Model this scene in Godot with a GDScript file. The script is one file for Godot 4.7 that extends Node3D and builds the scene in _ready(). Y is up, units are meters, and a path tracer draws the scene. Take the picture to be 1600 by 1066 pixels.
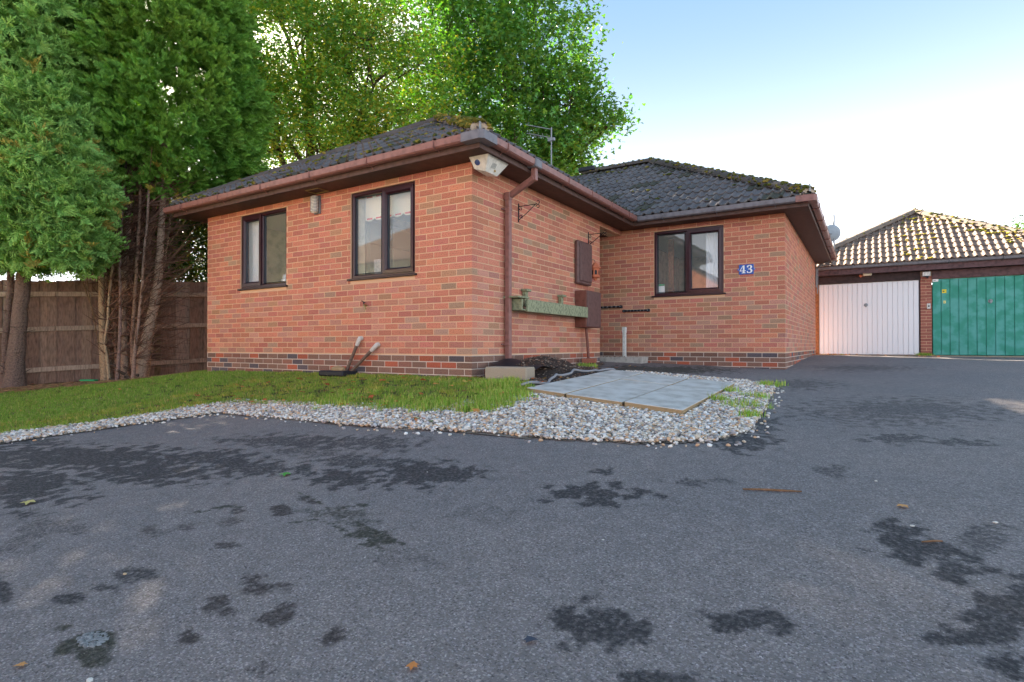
extends Node3D
# A red-brick bungalow with its drive, lawn, conifers and a pair of garages, backlit on a clear autumn day.
# The house corner stands at the origin: the front wall runs along -x, the side wall along -z. y = 0 is the soil at that corner.

const EYE := Vector3(3.727, 0.407, 5.099)
const FOCAL := 880.0
var fwd := Vector3(-0.5314, 0, -0.8471).normalized()
var side := Vector3(0.8471, 0, -0.5314).normalized()
var rng := RandomNumberGenerator.new()
var M := {}
var taken := {}
var noise := FastNoiseLite.new()

func _ready():
	rng.seed = 43
	noise.seed = 7
	noise.frequency = 1.0
	set_camera_and_light()
	make_materials()
	build_ground()
	build_bungalow()
	build_garages()
	build_neighbour()
	build_fence()
	build_wall_things()
	build_yard_things()
	build_trees()
	build_planting()
	build_litter()

func set_camera_and_light():
	var cam := Camera3D.new()
	cam.name = "camera"
	cam.fov = rad_to_deg(2.0 * atan(533.0 / FOCAL))
	cam.near = 0.05
	cam.far = 600.0
	add_child(cam)
	cam.position = EYE
	cam.rotation = Vector3(deg_to_rad(0.45), atan2(-fwd.x, -fwd.z), 0)
	cam.current = true
	var env := Environment.new()
	env.background_mode = Environment.BG_SKY
	env.tonemap_mode = Environment.TONE_MAPPER_LINEAR
	env.tonemap_exposure = EXPOSURE
	env.sdfgi_enabled = true
	env.ssao_enabled = true
	env.ssil_enabled = true
	var sm := ProceduralSkyMaterial.new()
	sm.sky_top_color = Color(0.208, 0.278, 0.346)
	sm.sky_horizon_color = Color(0.84, 0.84, 0.85)
	sm.sky_curve = 0.105
	sm.sky_energy_multiplier = 1.0
	sm.ground_bottom_color = Color(0.30, 0.29, 0.28)
	sm.ground_horizon_color = Color(0.62, 0.66, 0.70)
	sm.sun_angle_max = 50.0
	sm.sun_curve = 0.22
	var sky := Sky.new()
	sky.sky_material = sm
	env.sky = sky
	var we := WorldEnvironment.new()
	we.name = "world_environment"
	we.environment = env
	add_child(we)
	var sun := DirectionalLight3D.new()
	sun.name = "sun"
	sun.light_color = Color(1.0, 0.95, 0.86)
	sun.light_energy = 1.6
	sun.light_angular_distance = 0.5
	sun.shadow_enabled = true
	add_child(sun)
	# behind the house and the tall trees, left of the view's middle
	var az := deg_to_rad(-32.0)
	var flat := fwd * cos(az) + side * sin(az)
	var to_sun := (flat * cos(deg_to_rad(SUN_UP)) + Vector3.UP * sin(deg_to_rad(SUN_UP))).normalized()
	sun.look_at_from_position(Vector3.ZERO, -to_sun, Vector3.UP)

const EXPOSURE := 9.8
const SUN_UP := 30.0

# ---------------------------------------------------------------- helpers
class MB:
	var v := PackedVector3Array()
	var n := PackedVector3Array()
	var c := PackedColorArray()
	var t := PackedVector2Array()
	var t2 := PackedVector2Array()
	var ix := PackedInt32Array()
	var col := Color(1, 1, 1)
	func vert(p: Vector3, nn: Vector3) -> int:
		v.append(p)
		n.append(nn)
		c.append(col)
		return v.size() - 1
	func tri(a: Vector3, b: Vector3, d: Vector3):
		var nn := (b - a).cross(d - a).normalized()
		var i := vert(a, nn)
		vert(b, nn)
		vert(d, nn)
		ix.append_array(PackedInt32Array([i, i + 2, i + 1]))
	func quad(a: Vector3, b: Vector3, d: Vector3, e: Vector3):
		# corners counter-clockwise as seen from outside
		var nn := (d - a).cross(e - b).normalized()
		var i := vert(a, nn)
		vert(b, nn)
		vert(d, nn)
		vert(e, nn)
		ix.append_array(PackedInt32Array([i, i + 2, i + 1, i, i + 3, i + 2]))
	func face(i: int, j: int, k: int):
		ix.append_array(PackedInt32Array([i, k, j]))
	func poly(p: Array):
		for i in range(1, p.size() - 1):
			tri(p[0], p[i], p[i + 1])
	func bx(a: Vector3, b: Vector3, tr := Transform3D.IDENTITY):
		var lo := Vector3(minf(a.x, b.x), minf(a.y, b.y), minf(a.z, b.z))
		var hi := Vector3(maxf(a.x, b.x), maxf(a.y, b.y), maxf(a.z, b.z))
		var p := []
		for k in 8:
			p.append(tr * Vector3(hi.x if k & 1 else lo.x, hi.y if k & 2 else lo.y, hi.z if k & 4 else lo.z))
		quad(p[4], p[5], p[7], p[6])
		quad(p[1], p[0], p[2], p[3])
		quad(p[5], p[1], p[3], p[7])
		quad(p[0], p[4], p[6], p[2])
		quad(p[6], p[7], p[3], p[2])
		quad(p[0], p[1], p[5], p[4])
	func cham(tr: Transform3D, s: Vector3, b: float):
		# a box of size s centred on tr with all edges chamfered by b
		var h := s * 0.5
		var ax := [Vector3(1, 0, 0), Vector3(0, 1, 0), Vector3(0, 0, 1)]
		for a in 3:
			var u: Vector3 = ax[(a + 1) % 3]
			var w: Vector3 = ax[(a + 2) % 3]
			for sg in [1.0, -1.0]:
				var o: Vector3 = ax[a] * h[a] * sg
				var hu: Vector3 = u * (h[(a + 1) % 3] - b)
				var hw: Vector3 = w * (h[(a + 2) % 3] - b) * sg
				quad(tr * (o - hu - hw), tr * (o + hu - hw), tr * (o + hu + hw), tr * (o - hu + hw))
			# four edges along axis a
			for su in [1.0, -1.0]:
				for sw in [1.0, -1.0]:
					var e1: Vector3 = u * su * h[(a + 1) % 3] + w * sw * (h[(a + 2) % 3] - b)
					var e2: Vector3 = u * su * (h[(a + 1) % 3] - b) + w * sw * h[(a + 2) % 3]
					var l: Vector3 = ax[a] * (h[a] - b)
					if su * sw > 0:
						quad(tr * (e1 - l), tr * (e2 - l), tr * (e2 + l), tr * (e1 + l))
					else:
						quad(tr * (e2 - l), tr * (e1 - l), tr * (e1 + l), tr * (e2 + l))
		for k in 8:
			var sx := 1.0 if k & 1 else -1.0
			var sy := 1.0 if k & 2 else -1.0
			var sz := 1.0 if k & 4 else -1.0
			var p1 := Vector3(sx * h.x, sy * (h.y - b), sz * (h.z - b))
			var p2 := Vector3(sx * (h.x - b), sy * h.y, sz * (h.z - b))
			var p3 := Vector3(sx * (h.x - b), sy * (h.y - b), sz * h.z)
			if sx * sy * sz > 0:
				tri(tr * p1, tr * p2, tr * p3)
			else:
				tri(tr * p1, tr * p3, tr * p2)
	func tube(path: Array, rad, seg := 8, caps := true):
		var m := path.size()
		var prev := Vector3.ZERO
		var first := v.size()
		for i in m:
			var d: Vector3
			if i == 0:
				d = path[1] - path[0]
			elif i == m - 1:
				d = path[i] - path[i - 1]
			else:
				d = (path[i + 1] - path[i]).normalized() + (path[i] - path[i - 1]).normalized()
			d = d.normalized()
			if prev == Vector3.ZERO:
				prev = d.cross(Vector3(0.31, 0.2, 0.93)).normalized()
			prev = (prev - d * prev.dot(d)).normalized()
			var q := d.cross(prev)
			var r: float = rad[i] if rad is Array else rad
			for k in seg:
				var a := TAU * k / seg
				var o := prev * cos(a) + q * sin(a)
				vert(path[i] + o * r, o)
		for i in m - 1:
			for k in seg:
				var a := first + i * seg + k
				var b := first + i * seg + (k + 1) % seg
				face(a, b, b + seg)
				face(a, b + seg, a + seg)
		if caps:
			for e in [0, m - 1]:
				var nn: Vector3 = (path[0] - path[1]).normalized() if e == 0 else (path[m - 1] - path[m - 2]).normalized()
				var ctr := vert(path[e], nn)
				for k in seg:
					vert(v[first + e * seg + k], nn)
				for k in seg:
					if e == 0:
						face(ctr, ctr + 1 + (k + 1) % seg, ctr + 1 + k)
					else:
						face(ctr, ctr + 1 + k, ctr + 1 + (k + 1) % seg)
	func lathe(tr: Transform3D, prof: Array, seg := 16):
		# prof: Vector2(radius, height) from the bottom up, spun round y
		for i in prof.size() - 1:
			var a: Vector2 = prof[i]
			var b: Vector2 = prof[i + 1]
			for k in seg:
				var t0 := TAU * k / seg
				var t1 := TAU * (k + 1) / seg
				var d0 := Vector3(sin(t0), 0, cos(t0))
				var d1 := Vector3(sin(t1), 0, cos(t1))
				if a.x < 1e-5:
					tri(tr * (Vector3.UP * a.y), tr * (d1 * b.x + Vector3.UP * b.y), tr * (d0 * b.x + Vector3.UP * b.y))
				elif b.x < 1e-5:
					tri(tr * (d0 * a.x + Vector3.UP * a.y), tr * (d1 * a.x + Vector3.UP * a.y), tr * (Vector3.UP * b.y))
				else:
					quad(tr * (d0 * a.x + Vector3.UP * a.y), tr * (d1 * a.x + Vector3.UP * a.y), tr * (d1 * b.x + Vector3.UP * b.y), tr * (d0 * b.x + Vector3.UP * b.y))
	func prism(prof: Array, t0: Transform3D, t1: Transform3D, caps := true):
		# prof: Vector2 corners counter-clockwise seen from the t1 end looking back along -z; swept from t0 to t1
		var m := prof.size()
		for i in m:
			var a: Vector2 = prof[i]
			var b: Vector2 = prof[(i + 1) % m]
			quad(t0 * Vector3(a.x, a.y, 0), t0 * Vector3(b.x, b.y, 0), t1 * Vector3(b.x, b.y, 0), t1 * Vector3(a.x, a.y, 0))
		if caps:
			var pl := PackedVector2Array(prof)
			var ids := Geometry2D.triangulate_polygon(pl)
			for k in range(0, ids.size(), 3):
				var q := [prof[ids[k]], prof[ids[k + 1]], prof[ids[k + 2]]]
				if (q[1] - q[0]).cross(q[2] - q[0]) < 0:
					q = [q[0], q[2], q[1]]
				tri(t1 * Vector3(q[0].x, q[0].y, 0), t1 * Vector3(q[1].x, q[1].y, 0), t1 * Vector3(q[2].x, q[2].y, 0))
				tri(t0 * Vector3(q[0].x, q[0].y, 0), t0 * Vector3(q[2].x, q[2].y, 0), t0 * Vector3(q[1].x, q[1].y, 0))
	func ring(tr: Transform3D, x0: float, y0: float, x1: float, y1: float, prof: Array):
		# a mitred rectangular frame; prof: Vector2(inset, z) from the outer back edge round to the inner back edge
		for i in prof.size() - 1:
			var a: Vector2 = prof[i]
			var b: Vector2 = prof[i + 1]
			var pa := [Vector3(x0 + a.x, y0 + a.x, a.y), Vector3(x1 - a.x, y0 + a.x, a.y), Vector3(x1 - a.x, y1 - a.x, a.y), Vector3(x0 + a.x, y1 - a.x, a.y)]
			var pb := [Vector3(x0 + b.x, y0 + b.x, b.y), Vector3(x1 - b.x, y0 + b.x, b.y), Vector3(x1 - b.x, y1 - b.x, b.y), Vector3(x0 + b.x, y1 - b.x, b.y)]
			for k in 4:
				quad(tr * pa[k], tr * pa[(k + 1) % 4], tr * pb[(k + 1) % 4], tr * pb[k])
	func lump(at: Vector3, r: Vector3, rg: RandomNumberGenerator, rough := 0.25):
		# a rough rounded lump of 24 faces
		var p := [Vector3(0, 1, 0)]
		for row in 2:
			for k in 6:
				var a := TAU * (k + 0.5 * row) / 6
				var y := 0.42 if row == 0 else -0.42
				p.append(Vector3(cos(a) * 0.9, y, sin(a) * 0.9))
		p.append(Vector3(0, -1, 0))
		for i in p.size():
			p[i] = at + p[i] * r * (1.0 + rg.randf_range(-rough, rough))
		for k in 6:
			tri(p[0], p[1 + (k + 1) % 6], p[1 + k])
			tri(p[1 + k], p[1 + (k + 1) % 6], p[7 + k])
			tri(p[1 + (k + 1) % 6], p[7 + (k + 1) % 6], p[7 + k])
			tri(p[13], p[7 + k], p[7 + (k + 1) % 6])
	func add_mesh(o: MB, tr: Transform3D, tint := Color(1, 1, 1)):
		var base := v.size()
		var nb := tr.basis
		for i in o.v.size():
			v.append(tr * o.v[i])
			n.append((nb * o.n[i]).normalized())
			c.append(o.c[i] * tint)
		for i in o.ix:
			ix.append(base + i)
	func mesh(mat: Material = null) -> ArrayMesh:
		var a := []
		a.resize(Mesh.ARRAY_MAX)
		a[Mesh.ARRAY_VERTEX] = v
		a[Mesh.ARRAY_NORMAL] = n
		a[Mesh.ARRAY_COLOR] = c
		if t.size() == v.size():
			a[Mesh.ARRAY_TEX_UV] = t
		if t2.size() == v.size():
			a[Mesh.ARRAY_TEX_UV2] = t2
		a[Mesh.ARRAY_INDEX] = ix
		var m := ArrayMesh.new()
		m.add_surface_from_arrays(Mesh.PRIMITIVE_TRIANGLES, a)
		if mat:
			m.surface_set_material(0, mat)
		return m

func numbered(called: String) -> String:
	if not taken.has(called):
		taken[called] = 0
		return called
	taken[called] += 1
	return "%s_%03d" % [called, taken[called]]

func part(called: String, mb: MB, mat: Material, parent: Node, tr := Transform3D.IDENTITY) -> MeshInstance3D:
	var o := MeshInstance3D.new()
	o.name = called
	o.mesh = mb.mesh(mat)
	o.transform = tr
	parent.add_child(o, true)
	return o

func shared(called: String, m: Mesh, parent: Node, tr: Transform3D) -> MeshInstance3D:
	var o := MeshInstance3D.new()
	o.name = called
	o.mesh = m
	o.transform = tr
	parent.add_child(o, true)
	return o

func thing(called: String, label: String, category: String, at := Vector3.ZERO, group := "", turn := 0.0) -> Node3D:
	var o := Node3D.new()
	o.name = numbered(called)
	add_child(o)
	o.position = at
	o.rotation.y = turn
	tag(o, label, category, group)
	return o

func solid(called: String, label: String, category: String, mb: MB, mat: Material, at := Vector3.ZERO, group := "", turn := 0.0) -> MeshInstance3D:
	var o := MeshInstance3D.new()
	o.name = numbered(called)
	o.mesh = mb.mesh(mat)
	add_child(o)
	o.position = at
	o.rotation.y = turn
	tag(o, label, category, group)
	return o

func tag(o: Node, label: String, category := "", group := "", kind := ""):
	if label:
		o.set_meta("label", label)
	if category:
		o.set_meta("category", category)
	if group:
		o.set_meta("group", group)
	if kind:
		o.set_meta("kind", kind)

func many(called: String, m: Mesh, where: Array, cols: Array, parent: Node) -> MultiMeshInstance3D:
	var mm := MultiMesh.new()
	mm.transform_format = MultiMesh.TRANSFORM_3D
	mm.use_colors = true
	mm.mesh = m
	mm.instance_count = where.size()
	for i in where.size():
		mm.set_instance_transform(i, where[i])
		mm.set_instance_color(i, cols[i])
	var o := MultiMeshInstance3D.new()
	o.name = called
	o.multimesh = mm
	o.set_meta("kind", "stuff")
	parent.add_child(o, true)
	return o

func L(r: float, g: float, b: float) -> Color:
	return Color(r / 255.0, g / 255.0, b / 255.0).srgb_to_linear()

func S(r: float, g: float, b: float) -> Color:
	return Color(r / 255.0, g / 255.0, b / 255.0)

func shade(c: Color, k: float) -> Color:
	return Color(c.r * k, c.g * k, c.b * k)

func at(px: float, py: float, depth: float) -> Vector3:
	return EYE + (fwd + side * ((px - 800.0) / FOCAL) - Vector3.UP * ((py - 540.0) / FOCAL)) * depth

func frame_of(n: Vector3, up := Vector3.UP) -> Basis:
	# x to the right and y up for someone facing a wall whose outward normal is n
	var x := up.cross(n).normalized()
	return Basis(x, n.cross(x).normalized(), n.normalized())

func spot(p: Vector3, n: Vector3) -> Transform3D:
	return Transform3D(frame_of(n), p)

func noise_tex(freq: float, kind: int, ramp: Array, size := 512, octaves := 4, sd := 1, as_normal := false, bump := 4.0) -> NoiseTexture2D:
	var f := FastNoiseLite.new()
	f.noise_type = kind
	f.frequency = freq
	f.seed = sd
	f.fractal_octaves = octaves
	if octaves <= 1:
		f.fractal_type = FastNoiseLite.FRACTAL_NONE
	var t := NoiseTexture2D.new()
	t.width = size
	t.height = size
	t.seamless = true
	t.noise = f
	t.as_normal_map = as_normal
	t.bump_strength = bump
	if ramp.size():
		var g := Gradient.new()
		var offs := PackedFloat32Array()
		var cs := PackedColorArray()
		for r in ramp:
			offs.append(r[0])
			cs.append(r[1])
		g.offsets = offs
		g.colors = cs
		t.color_ramp = g
	return t

func grey(k: float) -> Color:
	return Color(k, k, k)

func mat(called: String, colour: Color, rough := 0.85, tex: Texture2D = null, scale := 1.0, relief: Texture2D = null, depth := 0.2, vcol := false) -> StandardMaterial3D:
	var m := StandardMaterial3D.new()
	m.resource_name = called
	m.albedo_color = colour
	m.roughness = rough
	m.metallic_specular = 0.4
	m.vertex_color_use_as_albedo = vcol
	if tex or relief:
		m.uv1_triplanar = true
		m.uv1_world_triplanar = true
		m.uv1_scale = Vector3.ONE * scale
	if tex:
		m.albedo_texture = tex
	if relief:
		m.heightmap_enabled = true
		m.heightmap_texture = relief
		m.heightmap_scale = depth
	M[called] = m
	return m
# soil heights: a thin-plate spline through surveyed points
const KNOTS := [Vector3(2.680, -4.560, -0.002166), Vector3(0.000, -4.500, -0.004574), Vector3(0.000, -3.400, 0.009335), Vector3(0.000, -1.670, -0.015660), Vector3(0.020, 0.050, 0.010375), Vector3(-1.400, 0.050, 0.012442), Vector3(-2.600, 0.050, 0.009312), Vector3(-4.000, 0.050, 0.002216), Vector3(-5.300, 0.050, 0.023218), Vector3(2.500, 0.560, -0.020607), Vector3(1.090, 0.560, 0.026889), Vector3(2.500, -1.570, -0.007496), Vector3(1.090, -1.570, 0.006295), Vector3(2.680, -10.500, 0.006483), Vector3(2.700, -11.600, -0.006644), Vector3(4.900, -11.600, 0.000013), Vector3(7.500, -11.600, 0.000682), Vector3(13.000, -11.000, -0.000447), Vector3(3.700, 5.100, 0.000536), Vector3(2.000, 3.200, -0.003409), Vector3(-2.000, 1.700, -0.028214), Vector3(0.200, 1.750, -0.020066), Vector3(2.530, 1.750, 0.012035), Vector3(-2.200, 3.450, 0.011970), Vector3(-2.500, 8.000, 0.002249), Vector3(4.000, 9.000, -0.000430), Vector3(13.000, 6.000, -0.000998), Vector3(13.000, -2.000, 0.000279), Vector3(6.000, 0.000, 0.003275), Vector3(6.000, -5.000, 0.001001), Vector3(-7.900, 1.600, 0.008975), Vector3(-6.980, 0.400, -0.011578), Vector3(-8.800, 1.200, 0.000399), Vector3(-7.800, -1.300, -0.002867), Vector3(-6.000, -4.000, -0.006388), Vector3(-7.500, -9.000, 0.001697), Vector3(-8.000, 5.000, -0.001367), Vector3(-4.800, 1.600, -0.015895), Vector3(-14.000, 2.000, -0.001111), Vector3(-14.000, -10.000, 0.000241)]
const TILT := Vector3(0.923792, -0.003547, -0.043683)

func ground_y(x: float, z: float) -> float:
	var y := TILT.x + TILT.y * x + TILT.z * z
	for k in KNOTS:
		var r2: float = (x - k.x) * (x - k.x) + (z - k.y) * (z - k.y)
		if r2 > 1e-9:
			y += k.z * r2 * 0.5 * log(r2)
	return y

func on_ground(x: float, z: float, lift := 0.0) -> Vector3:
	return Vector3(x, ground_y(x, z) + lift, z)

func soil_normal(x: float, z: float) -> Vector3:
	var e := 0.08
	return Vector3(ground_y(x - e, z) - ground_y(x + e, z), 2.0 * e, ground_y(x, z - e) - ground_y(x, z + e)).normalized()

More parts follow.
